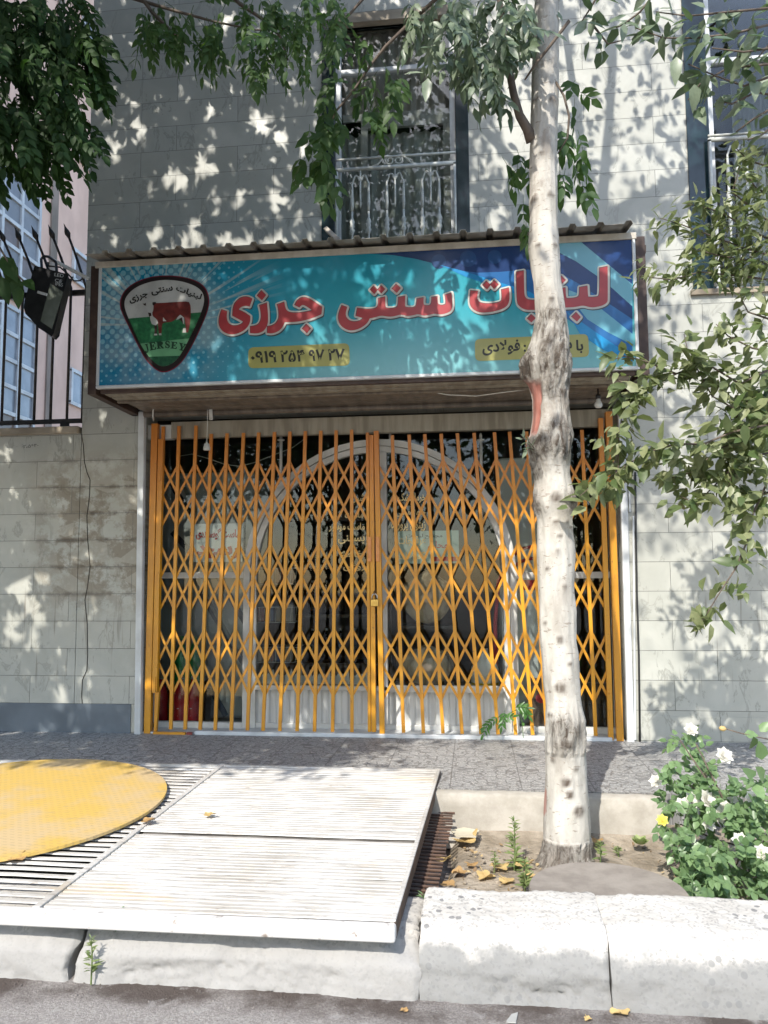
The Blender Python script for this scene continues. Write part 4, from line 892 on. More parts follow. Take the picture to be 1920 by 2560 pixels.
text_part('lettering', 'ماست گوسفندی', pbox(490, 1320, 600, 1350, Y=IY-.346), M_redprint, bd, (0, -.001, 0), .05); text_part('lettering', 'رسید', pbox(490, 1362, 600, 1398, Y=IY-.346), M_redprint, bd, (0, -.001, 0), .05)
def bottle(x, y0, y1, Y, mat, cap, label, grp, ring=False, nm='soda_bottle', r=None):
    b = P(x, y1, Y=Y); h = P(x, y0, Y=Y).z-b.z; r = r or h*.15
    t = thing(nm, tuple(b), label, 'bottle', grp)
    MB().lathe(b, [(r*.85, 0), (r, h*.03), (r, h*.3), (r*.93, h*.38), (r, h*.46), (r, h*.6), (r*.75, h*.75), (r*.34, h*.88), (r*.32, h*.94)], 18).build('body', mat, t, True)
    MB().lathe(b+Vector((0, 0, h*.94)), [(r*.36, 0), (r*.36, h*.06)], 12).build('cap', cap, t)
    if ring: MB().tube([(b.x+r*.5*math.cos(q), b.y-r*.95+.03*abs(math.cos(q))*r*8, b.z+h*.28+r*.5*math.sin(q)) for q in np.linspace(0, 2*math.pi, 17)], .0035, 5).build('emblem', M_paper, t)
M_cola = simple('red_soda_wrap', (.5, .02, .03), (.36, .015, .02), 6, .25, bump=0); M_grn = simple('green_bottle', (.02, .3, .1), (.015, .2, .07), 6, .15, bump=0); M_wcap = simple('pale_cap', (.4, .4, .38), None, 6, .4, bump=0)
for k, px in enumerate((400, 450, 482)):
    bottle(px, 1690, 1812, .36, M_cola, M_wcap, ('first', 'middle', 'last')[k]+' red soda bottle from the left gate post, on the floor behind the glass', 'red soda bottles', True)
for k, px in enumerate((452, 486)):
    bottle(px, 1590, 1722, .52, M_grn, M_grn, ('left', 'right')[k]+' one of two green soda bottles above the red bottles', 'green soda bottles', r=.055)
M_shelf = simple('dark_shelf_wood', (.045, .03, .022), (.03, .02, .015), 6, .5)
cr_ = thing('crate', (I(440, 1722, .52).x, .52, I(440, 1722, .52).z), 'dark low plinth under the two green bottles', 'crate')
MB().box((I(400, 1722, .52).x, .46, .0), (I(520, 1722, .52).x, .6, I(440, 1724, .52).z)).build('body', M_shelf, cr_)
# wire rack with baskets and dark bottles
rk = thing('wire_rack', (-.7, .8, 0), 'white wire rack with two baskets behind the arched glass', 'rack')
Y = .75
for (ya, yb) in ((1518, 1556), (1618, 1656), (1420, 1460)):
    m = MB(); xa, xb = P(632, ya, Y=Y).x, P(745, ya, Y=Y).x; za, zb = P(690, ya, Y=Y).z, P(690, yb, Y=Y).z
    for z, e in ((za, 0), (zb, .03)): m.tube([(xa+e, Y, z), (xb-e, Y, z), (xb-e, Y+.25, z), (xa+e, Y+.25, z), (xa+e, Y, z)], .0028, 5)
    for k in range(9): x = xa+.01+(xb-xa-.02)*k/8; m.tube([(x, Y, za), (x*.92+.08*(xa+xb)/2, Y, zb)], .002, 4)
    m.build('basket', M_wire, rk)
m = MB()
for px in (626, 752): x = P(px, 1600, Y=Y).x; m.tube([(x, Y+.02, 0), (x, Y+.02, 1.4)], .008, 6)
m.build('upright', M_wire, rk)
M_pack = [simple('dark_packet', tuple(2.2*q for q in c), None, 6, .4, bump=0) for c in ((.10, .03, .02), (.03, .045, .09), (.09, .06, .02), (.16, .15, .13))]
k = 0
for (yb, hgt) in ((1555, 34), (1655, 34), (1459, 34)):
    for j in range(4):
        p, q = P(642+j*24, yb-hgt-random.randint(0, 10), Y=Y+.06), P(660+j*24, yb-1, Y=Y+.06); t = MB().box(tuple(p), (q.x, Y+.16, q.z)).build('packet', M_pack[(k*3+j) % 4]); bev(t, .006)
        tag(t, '%s packet, %s in the %s wire basket' % (('dark brown', 'dark blue', 'ochre', 'pale grey')[(k*3+j) % 4], ('first', 'second', 'third', 'fourth')[j], ('middle', 'lowest', 'top')[k]), 'packet', 'packets in the wire baskets')
    k += 1
M_dkb = simple('dark_glass_bottle', (.012, .01, .008), (.02, .014, .01), 6, .1, bump=0)
sh = thing('shelf', (-.35, 1.2, 0), 'dark shelving with rows of bottles deep behind the arched glass', 'shelf')
for zz_ in (.42, .86, 1.3, 1.74): MB().box((-.95, 1.15, zz_-.03), (.0, 1.45, zz_)).build('board', M_shelf, sh)
for x in (-.95, .0): MB().box((x-.015, 1.15, 0), (x+.015, 1.45, 1.9)).build('side_panel', M_shelf, sh)
for r_i, zz_ in enumerate((.42, .86, 1.3)):
    for j in range(7):
        x = -.86+.13*j; b = Vector((x, 1.24, zz_)); px, py, _ = pix(b); px1, py1, _ = pix(b+Vector((0, 0, .3)))
        t = thing('glass_bottle', tuple(b), 'small dark glass bottle on the dim shelving behind the arched glass', 'bottle', 'dark bottles on the shelving')
        MB().lathe(b, [(.035, 0), (.04, .01), (.04, .17), (.03, .2), (.014, .24), (.014, .29)], 12).build('body', M_dkb, t, True); MB().lathe(b+Vector((0, 0, .29)), [(.017, 0), (.017, .02)], 10).build('cap', M_wcap, t)
# little white picket trim on the window sill
m = MB(); xa, xb = W(628, 1700).x, W(925, 1700).x; zq = zz+.02; nn = 26
for k in range(nn):
    x = xa+(xb-xa)*k/(nn-1); h = .085 if k % 4 else .12; wd = .022 if k % 4 else .012
    m.prism([(x-wd, FYD+.09, zq), (x+wd, FYD+.09, zq), (x+wd, FYD+.09, zq+h*.7), (x, FYD+.09, zq+h), (x-wd, FYD+.09, zq+h*.7)], (0, .006, 0))
m.box((xa, FYD+.096, zq+.02), (xb, FYD+.1, zq+.032)); pt_ = m.build('picket_trim', M_white); tag(pt_, 'little white picket trim standing on the sill inside the arched window', 'trim')
# bread bags
def bag(label, px, py0, py1, wpx, Y):
    c = P(px, (py0+py1)/2, Y=Y); h = P(px, py0, Y=Y).z-P(px, py1, Y=Y).z; rx = wpx/FPX*(Y+5.9)
    t = thing('plastic_bag', (c.x, Y, c.z-h/2), label, 'bag', 'big clear bags inside the door')
    n, k = 26, 32; G = np.zeros((n, k+1, 3))
    for i in range(n):
        v = i/(n-1); prof = math.sin(math.pi*min(1, v*1.02))**.45 if v < .72 else max(.04, math.sin(math.pi*.72)**.45*(1-((v-.72)/.28)**1.2)+.03)
        for j in range(k+1):
            a = 2*math.pi*j/k; f = prof*(1+.12*mnoise.noise(Vector((math.cos(a)*1.8, math.sin(a)*1.8, v*3+px)))+(.1*math.sin(a*9) if v > .6 else 0)*(v))
            G[i, j] = (c.x+rx*f*math.cos(a), Y+.17*f*math.sin(a), c.z-h/2+h*v)
    link('body', grid_mesh('body', G), M_bag, t, True)
bag('upper clear plastic bag of bread behind the right gate', 1068, 1425, 1560, 62, .42); bag('lower clear plastic bag of bread resting below the other bag', 1068, 1610, 1716, 62, .42)
m = MB(); x = P(1068, 1600, Y=.5).x; tb = thing('stand', (x, .5, 0), 'dark metal stand carrying the two clear bags', 'stand')
for zq in (P(1068, 1561, Y=.5).z, P(1068, 1717, Y=.5).z): m.box((x-.22, .36, zq-.025), (x+.22, .66, zq-.004))
m.build('shelf', M_dkmetal, tb); m = MB()
for s in (-.22, .22): m.bar((x+s, .64, 0), (x+s, .64, P(1068, 1561, Y=.5).z), .02, .02)
m.build('leg', M_dkmetal, tb)
# green poster, white chest, right-hand fridge with red bands
ps = thing('poster', (.35, .45, 1.4), 'pale green poster with red lettering hung inside the door glass', 'poster')
MB().box(tuple(P(992, 1328, Y=.3)), tuple(P(1148, 1408, Y=.305))).build('sheet', simple('pale_green_sheet', (.48, .62, .55), (.42, .55, .5), 3, .4, bump=0), ps)
text_part('lettering', 'مجتمع لبنیات', pbox(1015, 1334, 1106, 1348, Y=.299), M_black, ps, (0, -.001, 0), .02); text_part('lettering', 'محلی', pbox(1070, 1352, 1120, 1376, Y=.299), M_redprint, ps, (0, -.001, 0), .02)
MB().box(tuple(P(1080, 1392, Y=.298)), tuple(P(1145, 1403, Y=.299))).build('printed_band', M_redprint, ps)
f2 = thing('fridge', (1.45, .9, 0), 'pale grey fridge with red curved bands behind the right pane', 'fridge')
a, b = P(1245, 1145, Y=.6), P(1430, 1850, Y=.6); M_pf = simple('pale_fridge', (.72, .73, .72), (.6, .61, .6), 2, .3, bump=0)
bev(MB().box((a.x, .6, .0), (b.x, 1.1, a.z)).build('body', M_pf, f2), .02)
for (cx, cy, r0) in ((1340, 1410, 62), (1340, 1440, 62)):
    c = P(cx, cy, Y=.597); rr = r0/FPX*6.5; MB().tube([(c.x-rr*math.cos(q), .598, c.z+rr*.7*math.sin(q)) for q in np.linspace(.1, 2.6, 14)], .014, 6).build('printed_band', M_redprint, f2)
MB().box(tuple(P(1300, 1450, Y=.598)), tuple(P(1345, 1475, Y=.599))).build('printed_band', M_redprint, f2)
MB().tube([P(1268, 1420, Y=.45), P(1246, 1450, Y=.45), P(1238, 1560, Y=.45), P(1240, 1680, Y=.45)], .016, 8).build('door_trim', M_redprint, f2, True)
bx_ = thing('carton', (1.3, .5, 0), 'brown carton with red mark at the foot of the right pane', 'box')
bev(MB().box(tuple(P(1330, 1700, Y=.42)), (P(1370, 1800, Y=.42).x, .56, .0)).build('body', simple('brown_card', (.2, .12, .085), (.15, .09, .06), 5, .7), bx_), .004)
c = P(1352, 1745, Y=.418); MB().lathe(c, [(.04, 0), (.04, .002)], 18, (0, -1, 0)).build('mark', M_redprint, bx_)
jg = thing('white_jug', tuple(P(1210, 1700, Y=.42)), 'white plastic jug with yellow foot on the sill behind the right gate', 'jug')
c = P(1212, 1714, Y=.42); MB().lathe(c, [(.10, 0), (.11, .02), (.11, .13), (.085, .2), (.03, .26), (.03, .29)], 20).build('body', simple('milky_plastic', (.72, .72, .7), None, 4, .3, bump=0), jg, True)
MB().lathe(c, [(.111, .002), (.112, .03)], 20).build('band', simple('yellow_band', (.5, .4, .03), None, 4, .4, bump=0), jg)
dk = thing('low_cabinet', (1.62, .55, 0), 'dark low cabinet at the right end behind the gate', 'cabinet')
bev(MB().box(tuple(P(1452, 1705, Y=.5)), (SX1-.03, .8, .0)).build('body', M_shelf, dk), .01)
for zq in (.18, .34): MB().box((P(1452, 1705, Y=.5).x+.03, .492, zq-.006), (SX1-.06, .4995, zq+.006)).build('slat', M_dkmetal, dk)
MB().tube([P(x, y, Y=.5) for x, y in ((452, 1140), (480, 1135), (520, 1146), (560, 1160), (600, 1166), (640, 1155), (690, 1135), (730, 1120), (765, 1095))], .004, 5).build('ceiling_cable', M_wire, bld, True)

# ================================================================== FITTINGS UNDER AND BESIDE THE CANOPY
ls = P(517, 1116, Y=-.1)
lp = thing('lamp_holder', tuple(ls), 'white empty lamp holder hanging on a cord before the left gate', 'lamp holder')
MB().lathe(ls+Vector((0, 0, -.03)), [(.024, 0), (.026, .004), (.026, .026), (.022, .03), (.021, .05), (.008, .055), (.008, .065)], 16).build('socket', M_wire, lp, True)
MB().tube([ls+Vector((0, 0, .03)), ls+Vector((.003, 0, .2)), P(519, 1000, Y=-.1), P(512, 985, Y=-.12)], .003, 5).build('cord', M_wire, lp)
MB().bar(P(526, 1002, Y=-.09), P(528, 1050, Y=-.09), .026, .012).build('conduit', M_wire, lp); MB().bar(P(485, 995, Y=-.1), P(534, 1016, Y=-.1), .018, .012).build('conduit', M_wire, lp)
MB().tube([P(392, 1012, Y=-.2), P(383, 1025, Y=-.15), P(382, 1040, Y=-.1), P(384, 1052, Y=-.06)], .006, 6).build('cable', M_wire, cn, True)
MB().tube([P(1075, 979, Y=-.5), P(1120, 987, Y=-.5), P(1190, 990, Y=-.5), P(1280, 978, Y=-.5), P(1400, 965, Y=-.5), P(1500, 950, Y=-.5)], .004, 5).build('cable', M_wire, cn, True)
lb = P(1496, 1008, Y=-.35)
bl = thing('light_bulb', tuple(lb), 'white light bulb hanging under the right end of the sign', 'light bulb')
MB().lathe(lb+Vector((0, 0, -.035)), [(.006, 0), (.02, .003), (.028, .018), (.026, .034), (.016, .05), (.015, .065)], 16).build('globe', simple('white_bulb', (.75, .75, .72), None, 3, .3, bump=0), bl, True)
MB().lathe(lb+Vector((0, 0, .03)), [(.018, 0), (.018, .03), (.006, .035), (.005, (P(1496, 955, Y=-.35).z-lb.z-.03))], 12).build('holder', M_blackplastic, bl, True)
# floodlight
fq = [(88, 667), (168, 688), (166, 706), (141, 811), (136, 830), (129, 838), (112, 830), (97, 817), (76, 797), (66, 783), (62, 768), (64, 752)]
fp = [P(x, y, Y=-.86) for x, y in fq]; cc = sum(fp, Vector())/len(fp)
fl = thing('floodlight', tuple(cc), 'black floodlight on a pale arm fixed beside the left end of the sign', 'floodlight')
m = MB(); m.prism(fp, (-.03, .11, .01)); bev(m.build('housing', M_blackplastic, fl), .008)
gq = [P(x, y, Y=-.868) for x, y in ((126, 708), (158, 730), (129, 822), (101, 803))]
MB().prism(gq, (0, .006, 0)).build('glass', simple('dusty_lens', (.17, .19, .165), (.11, .125, .105), 5, .25, bump=0), fl)
MB().bar(P(94, 730, Y=-.87), P(118, 737, Y=-.87), .018, .008).build('clip', M_winframe, fl)
MB().tube([P(105, 678, Y=-.84), P(103, 648, Y=-.82), P(110, 640, Y=-.82), P(122, 642, Y=-.82), P(140, 655, Y=-.82), P(142, 680, Y=-.84)], .010, 6).build('bracket', M_blackplastic, fl)
bev(MB().bar(P(122, 645, Y=-.81), P(222, 697, Y=-.74), .025, .02).build('arm', M_winframe, fl), .003)
MB().tube([P(120, 655, Y=-.8), P(122, 665, Y=-.79), P(150, 668, Y=-.78), P(170, 685, Y=-.77), P(185, 702, Y=-.76), P(200, 702, Y=-.75), P(212, 690, Y=-.74)], .006, 6).build('cable', M_bwire, fl, True)
for k, (y, wd) in enumerate(((686, 22), (700, 18), (709, 20))):
    a = P(137+k*3, y, Y=-.8705); 
    text_part('lettering', ('LED', 'CE', 'IP65')[k], [P(136+k*1.0, y+4, Y=-.8705), P(136+wd, y+8, Y=-.8705), P(137+k, y-4, Y=-.8705), P(138+wd, y, Y=-.8705)], M_winframe, fl, (0, 0, 0), .0, False)

# ================================================================== METAL RAMP AND YELLOW PLATE
RZ = lambda y: .03+(y+1.08)*.0408            # ramp surface height at depth y
rp = thing('metal_ramp', (-.3, -2, -.1), 'white painted slatted metal ramp across the gutter in front of the gate', 'ramp')
def slat_field(name, xl, xr, y0, y1, pitch, wd, dz=0.0, backing=True):
    m = MB(); y = y0; 
    while y - wd > y1:
        z = RZ(y)+dz+random.uniform(-.0012, .0012); a, b = xl(y), xr(y); t = wd
        nseg = 10; j0 = random.uniform(0, 9)
        for k in range(nseg):
            xa, xb = a+(b-a)*k/nseg, a+(b-a)*(k+1)/nseg
            za, zb_ = (z+.0035*mnoise.noise(Vector((q*3, j0, 0))) for q in (xa, xb))
            m.add([(xa, y, za-.004), (xb, y, zb_-.004), (xb, y-.003, zb_), (xa, y-.003, za), (xb, y-t+.003, RZ(y-t)-RZ(y)+zb_), (xa, y-t+.003, RZ(y-t)-RZ(y)+za), (xb, y-t, RZ(y-t)-RZ(y)+zb_-.005), (xa, y-t, RZ(y-t)-RZ(y)+za-.005)],
                  [(0, 1, 2, 3)[::-1], (3, 2, 4, 5)[::-1], (5, 4, 6, 7)[::-1]])
        y -= pitch*random.uniform(.97, 1.03)
    return m.build(name, M_ramp, rp)
XD = lambda y: -.813+(y+1.065)*.0432            # dividing bar
XR = lambda y: .537+(y+1.10)*.042               # right edge
YG = -2.255
slat_field('slat_panel', lambda y: XD(y)+.016, lambda y: XR(y)-.012, -1.12, YG+.006, .0315, .0268)
slat_field('slat_panel', lambda y: XD(y)+.016, lambda y: XR(y)-.012, YG-.002, -3.02, .0315, .0268, -.003)
slat_field('grating', lambda y: -3.6, lambda y: XD(y)-.014, -1.09, -3.02, .058, .027, -.006)
m = MB(); m.add([(XD(-1.1)+.03, -1.11, RZ(-1.11)-.010), (XR(-1.1)-.012, -1.11, RZ(-1.11)-.010), (XR(-3.02)-.012, -3.02, RZ(-3.02)-.014), (XD(-3.02)+.03, -3.02, RZ(-3.02)-.014)], [(3, 2, 1, 0)]); m.build('backing_sheet', simple('dirty_shade_backing', (.2, .18, .155), (.07, .06, .05), 5, .8, st=(1, 5, 1), lo=.4, hi=.6), rp)  # dirty sheet, darkened so the slat gaps read as shade
m = MB()
m.bar((XD(-1.08), -1.08, RZ(-1.08)-.002), (XD(-3.03), -3.03, RZ(-3.03)-.004), .03, .016, (0, 0, 1)); bev(m.build('divider_bar', M_ramp, rp), .003)
m = MB(); m.bar((-3.6, -1.085, RZ(-1.085)-.012), (XR(-1.085), -1.10, RZ(-1.1)-.012), .03, .03, (0, 0, 1)); m.build('back_bar', M_ramp, rp)
m = MB(); m.box((-3.6, -3.075, RZ(-3.05)-.052), (XR(-3.05)+.003, -3.022, RZ(-3.05)+.003)); bev(m.build('front_lip', simple('white_lip_paint', (.56, .55, .53), (.24, .2, .17), 16, .55, lo=.60, hi=.70, bump=.15, det=7), rp), .012, 3)
m = MB(); m.bar((XR(-1.10)-.004, -1.10, RZ(-1.1)-.03), (XR(-3.02)-.004, -3.02, RZ(-3.02)-.028), .008, .055, (0, 0, 1)); m.build('side_plate', M_rust, rp)
m = MB(); m.bar((XR(-1.10)-.012, -1.10, RZ(-1.1)+.001), (XR(-3.02)-.012, -3.02, RZ(-3.02)-.001), .02, .014, (0, 0, 1)); bev(m.build('edge_bar', M_ramp, rp), .003)
m = MB()
for x in (-2.6, -1.7, -.85, -.2, .4): m.bar((x, -1.12, RZ(-1.1)-.045), (x-.05, -3.0, RZ(-3)-.045), .04, .05, (0, 0, 1))
m.build('bearer', M_rust, rp)
gr = thing('gutter_grating', (.4, -2.1, -.2), 'rusty grating of thin rods over the gutter along the ramp right side', 'grating')
y = -1.35; k = 0
while y > -2.98:
    MB().tube([(.2, y, RZ(y)-.115), (XR(y)+.095+.012*random.random(), y+.004*random.random(), RZ(y)-.125)], .0065, 6).build('rod', M_rust, gr); y -= .043
MB().bar((XR(-1.3)+.03, -1.32, RZ(-1.3)-.133), (XR(-2.98)+.03, -2.98, RZ(-2.98)-.133), .02, .008, (0, 0, 1)).build('cross_bar', M_rust, gr)
tl = math.atan(.0408)
dc = MB(); n = 72; cx, cy, rr = -1.74, -1.94, .845
top = [(cx+rr*math.cos(2*math.pi*k/n), cy+rr*math.sin(2*math.pi*k/n)) for k in range(n)]
dc.add([(x, y, RZ(y)+.006) for x, y in top]+[(x, y, RZ(y)+.020) for x, y in top], [tuple(range(n))[::-1], tuple(range(n, 2*n))]+[(k, (k+1) % n, n+(k+1) % n, n+k) for k in range(n)])
dsk = dc.build('round_plate', M_yellow); tag(dsk, 'big round yellow chequer plate worn grey, lying on the grating', 'metal plate')
# ================================================================== LEAVES
LT = np.array([(0,0,0),(.34,0,-.02),(.68,0,-.02),(1,0,0),(.28,.48,.10),(.64,.40,.09),(.28,-.48,.10),(.64,-.40,.09)], float)
LTRI = np.array([(0,1,4),(1,5,4),(1,2,5),(2,3,5),(0,6,1),(1,6,7),(1,7,2),(2,7,3)])
class Leaves:
    def __init__(s): s.a = []; s.tw = MB(); s.wood = []
    def add(s, p, d, up, L, Wd, droop=.15): s.a.append((*p, *d, *up, L, Wd, droop))
    def bulk(s, p, d, up, L, Wd, droop): s.a += np.concatenate([p, d, up, L[:, None], Wd[:, None], droop[:, None]], 1).tolist()
    def build(s, name, mat, parent=None):
        A = np.array(s.a); p, d, up, L, Wd, dr = A[:, :3], A[:, 3:6], A[:, 6:9], A[:, 9:10], A[:, 10:11], A[:, 11:12]
        d = d/np.linalg.norm(d, axis=1, keepdims=True); y = np.cross(up, d); y /= np.linalg.norm(y, axis=1, keepdims=True)+1e-9; z = np.cross(d, y)
        x_, y_, z_ = LT[:, 0], LT[:, 1], LT[:, 2]
        V = p[:, None]+d[:, None]*(x_*1.0)[None, :, None]*L[:, None]+y[:, None]*y_[None, :, None]*Wd[:, None]+z[:, None]*((z_[None]*Wd-dr*L*(x_**2)[None])[:, :, None])
        T = (LTRI[None]+8*np.arange(len(A))[:, None, None]).reshape(-1, 3)
        V = V.reshape(-1, 3); q = np.array([f for f in s.tw.f if len(f) == 4], int).reshape(-1, 4)
        if len(q): T = np.concatenate([T, q[:, :3]+len(V), q[:, [0, 2, 3]]+len(V)]); V = np.concatenate([V, np.array(s.tw.v)])
        for k in s.wood: k.build('branch', M_twig, parent, True)
        o = link(name, tri_mesh(name, V, T), mat, parent, True); return o
    def limb(s, *a): s.wood.append(MB().tube(*a)); return s
def rnd_dir(m, sp): v = Vector(m)+Vector(RNG.normal(0, sp, 3)); return v.normalized()
def compound(Lv, p, d, ln, pairs, fl, fw, droop=.35, up=None, tip=True):
    """a feather leaf: stalk with paired leaflets"""
    p, d = Vector(p), Vector(d).normalized(); up = Vector(up or (RNG.normal(0, .5), -.6+RNG.normal(0, .4), .6)).normalized()
    pts = []; q = p.copy(); dd = d.copy(); st = ln/(pairs+1)
    for k in range(pairs+2):
        pts.append(q.copy()); dd = (dd+Vector((0, 0, -droop/(pairs+1)))).normalized(); q = q+dd*st
    Lv.tw.tube(pts, .0016, 3, False)
    for k in range(1, pairs+1):
        t = (pts[k+1]-pts[k-1]).normalized(); sd = t.cross(up)
        sd = sd.normalized() if sd.length > 1e-4 else Vector((1, 0, 0))
        f = fl*(.72+.28*math.sin(math.pi*(k/(pairs+1))))*random.uniform(.85, 1.15)
        for s in (-1, 1):
            e = (t*.75+sd*s*.8+Vector((0, 0, -.25))+Vector(RNG.normal(0, .12, 3))).normalized()
            Lv.add(pts[k], e, (up+Vector(RNG.normal(0, .25, 3))).normalized(), f, fw*f/fl, random.uniform(.05, .3))
    if tip: Lv.add(pts[-1], (pts[-1]-pts[-2]).normalized(), up, fl*1.05, fw, .15)
def inpoly(x, y, pl):
    c = False; n = len(pl)
    for i in range(n):
        (x1, y1), (x2, y2) = pl[i], pl[i-1]
        if (y1 > y) != (y2 > y) and x < (x2-x1)*(y-y1)/(y2-y1)+x1: c = not c
    return c
def fill(Lv, poly, n, Yr, dm, sp, ln, pairs, fl, fw, droop=.35):
    xs = [p[0] for p in poly]; ys = [p[1] for p in poly]; k = 0
    while k < n:
        x, y = random.uniform(min(xs), max(xs)), random.uniform(min(ys), max(ys))
        if not inpoly(x, y, poly): continue
        k += 1; Yd = random.uniform(*Yr)
        compound(Lv, P(x, y, Y=Yd), rnd_dir(dm, sp), ln*random.uniform(.75, 1.2), pairs, fl, fw, droop)
def branch(Lv, pts, r0, r1, step, fl, fw, sp=.8, down=.3, per=1, jit=.02):
    """woody shoot through pixel points (x, y, depth) with single leaves along it"""
    q = [P(x, y, Y=Y) for x, y, Y in pts]; n = len(q); Lv.limb(q, [r0+(r1-r0)*k/(n-1) for k in range(n)], 6)
    for a, b in zip(q[:-1], q[1:]):
        ln = (b-a).length; t = (b-a).normalized(); m = max(1, int(ln/step))
        for k in range(m):
            c = a+(b-a)*((k+random.random())/m)
            for _ in range(per):
                e = (t*.45+Vector(RNG.normal(0, sp, 3))+Vector((0, 0, -down))).normalized(); f = fl*random.uniform(.6, 1.2)
                u = Vector((RNG.normal(0, .45), -.5+RNG.normal(0, .4), .8+RNG.normal(0, .3)))
                Lv.add(c+Vector(RNG.normal(0, jit, 3)), e, u, f, fw*f/fl*random.uniform(.85, 1.15), random.uniform(-.05, .45))

# ================================================================== THE ASH TREE BEFORE THE SHOP
TY = -1.85
SIL = [(0,1337,1395),(100,1333,1398),(230,1329,1397),(320,1326,1393),(410,1324,1391),(550,1324,1394),(620,1320,1398),(650,1325,1399),(700,1333,1402),(750,1337,1409),(800,1340,1417),(840,1330,1421),(880,1322,1422),(930,1322,1425),(975,1327,1418),(1000,1329,1417),(1040,1330,1425),(1090,1324,1429),(1120,1322,1425),(1150,1327,1422),(1180,1337,1424),(1200,1338,1427),(1230,1334,1433),(1260,1335,1436),(1290,1343,1430),(1330,1344,1432),(1380,1342,1438),(1440,1344,1436),(1480,1347,1436),(1530,1348,1442),(1600,1349,1440),(1640,1354,1447),(1700,1358,1449),(1760,1364,1455),(1800,1365,1463),(1830,1364,1465),(1870,1362,1463),(1950,1364,1468),(2000,1362,1472),(2050,1359,1475),(2100,1358,1477),(2130,1354,1481),(2150,1345,1486),(2165,1330,1500)]
KNOT = [(1343,235,.02),(1383,238,.026),(1356,375,.017),(1338,488,.024),(1378,478,.022),(1347,608,.018),(1388,608,.018),(1380,745,.02),(1370,855,.026),(1390,1243,.034),(1390,1305,.018),(1400,1340,.018),(1400,1600,.022),(1400,1720,.032),(1420,1860,.026),(1424,1985,.024),(1447,2028,.036),(1415,1955,.03),(1370,1420,.012),(1412,1470,.014),(1365,1560,.012),(1425,1660,.014),(1380,1790,.014),(1395,1380,.014),(1420,1300,.012),(1385,1900,.016),(1440,1925,.016)]
def trunk():
    ys = [s[0] for s in SIL]; zc = []
    prof = []
    for y, l, r in SIL:
        a, b = P(l, y, Y=TY), P(r, y, Y=TY); prof.append((a.z/2+b.z/2, (a.x+b.x)/2, (b.x-a.x)/2))
    prof = prof[::-1]
    zs, xs, rs = (np.array([p[k] for p in prof]) for k in range(3))
    Z = np.concatenate([np.arange(zs[0], 4.4, .018), np.arange(4.4, 7.4, .12)]); nk = 72
    X = np.interp(Z, zs, xs); Rr = np.interp(Z, zs, rs)
    X = np.where(Z > zs[-1], xs[-1]+.05*(Z-zs[-1])+.03*np.sin(Z*2), X); Rr = np.where(Z > zs[-1], np.maximum(.03, rs[-1]*(1-.24*(Z-zs[-1]))), Rr)
    G = np.zeros((len(Z), nk+1, 3)); Wr = np.zeros((len(Z), nk+1, 4))
    kn = []
    for x, y, r in KNOT:
        p = P(x, y, Y=TY-.1); kn.append((p.x, p.z, r))
    zb = lambda y: P(1375, y, Y=TY).z
    bl = [(P(1322, 925, Y=TY), .075, .042, 1), (P(1318, 895, Y=TY-.03), .06, .006, 1), (P(1400, 1095, Y=TY-.1), .095, .028, 1), (P(1345, 1110, Y=TY-.08), .07, .03, 1), (P(1385, 895, Y=TY-.1), .10, .022, 1), (P(1410, 1000, Y=TY-.06), .07, .01, .5), (P(1415, 1835, Y=TY-.1), .085, .014, .8), (P(1345, 1260, Y=TY-.02), .06, .012, .8), (P(1430, 1255, Y=TY-.02), .06, .014, .8), (P(1375, 800, Y=TY-.1), .10, .006, .75), (P(1400, 945, Y=TY-.1), .10, .008, .9), (P(1332, 1170, Y=TY-.05), .06, .012, 1), (P(1400, 850, Y=TY-.1), .08, .01, .9)]
    for j, z in enumerate(Z):
        for k in range(nk+1):
            a = 2*math.pi*k/nk; ca, sa = math.cos(a), math.sin(a); r = Rr[j]
            p = Vector((X[j]+r*ca, TY+r*sa, z)); v = Vector((ca*1.5, sa*1.5, z*3.0))
            d = .004*mnoise.fractal(v*2.2, .9, 2, 4)+.003*mnoise.noise(Vector((ca*7, sa*7, z*1.2)))
            wr = 0.0; kb = 0.0
            for c, s, amp, w_ in bl:
                q = (p-c).length_squared/(s*s); g = math.exp(-q)
                if g > .02:
                    d += amp*g*(1+.55*mnoise.noise(v*5)); wr = max(wr, w_*min(1, g*1.7)*(.75+.5*mnoise.noise(v*4)))
            for kx, kz, kr in kn:
                if sa < .3:
                    q = math.hypot(p.x-kx, (z-kz)*1.1)/kr
                    if q < 1.6: d += .010*math.exp(-q*q*1.4)-.006*math.exp(-q*q*9); kb = max(kb, (1-max(0, min(1, (q-.55)/.5)))*(.65+.3*mnoise.noise(v*9)))
            rough = wr
            if z < zb(2095)+.02*mnoise.noise(Vector((a*2, 0, 0))): rough = max(rough, .62)
            if z < zb(1800) and z > zb(1880): rough = max(rough, .35+.4*mnoise.noise(v*3))
            d += rough*.020*mnoise.fractal(Vector((ca*4, sa*4, z*11)), .7, 2.2, 4)
            red = 0.0
            px, py, _ = pix(p)
            if sa < .25 and 950 < py < 1092 and px < 1352+(4 if py < 1010 else 0) - (py-950)*.02:
                red = min(1, (1356-px)/5)*min(1, (py-948)/12)*min(1, (1096-py)/14); d -= .010*red; rough *= 1-red
            if sa < .3 and 1975 < py < 2035 and px < 1366: red = max(red, .7)
            if 1085 < py < 1115 and px < 1346 and sa < 0: red = max(red, 0)
            G[j, k] = (X[j]+(r+d)*ca, TY+(r+d)*sa, z); Wr[j, k] = (max(0, min(1, rough)), max(0, red), max(0, min(1, kb)), 1)
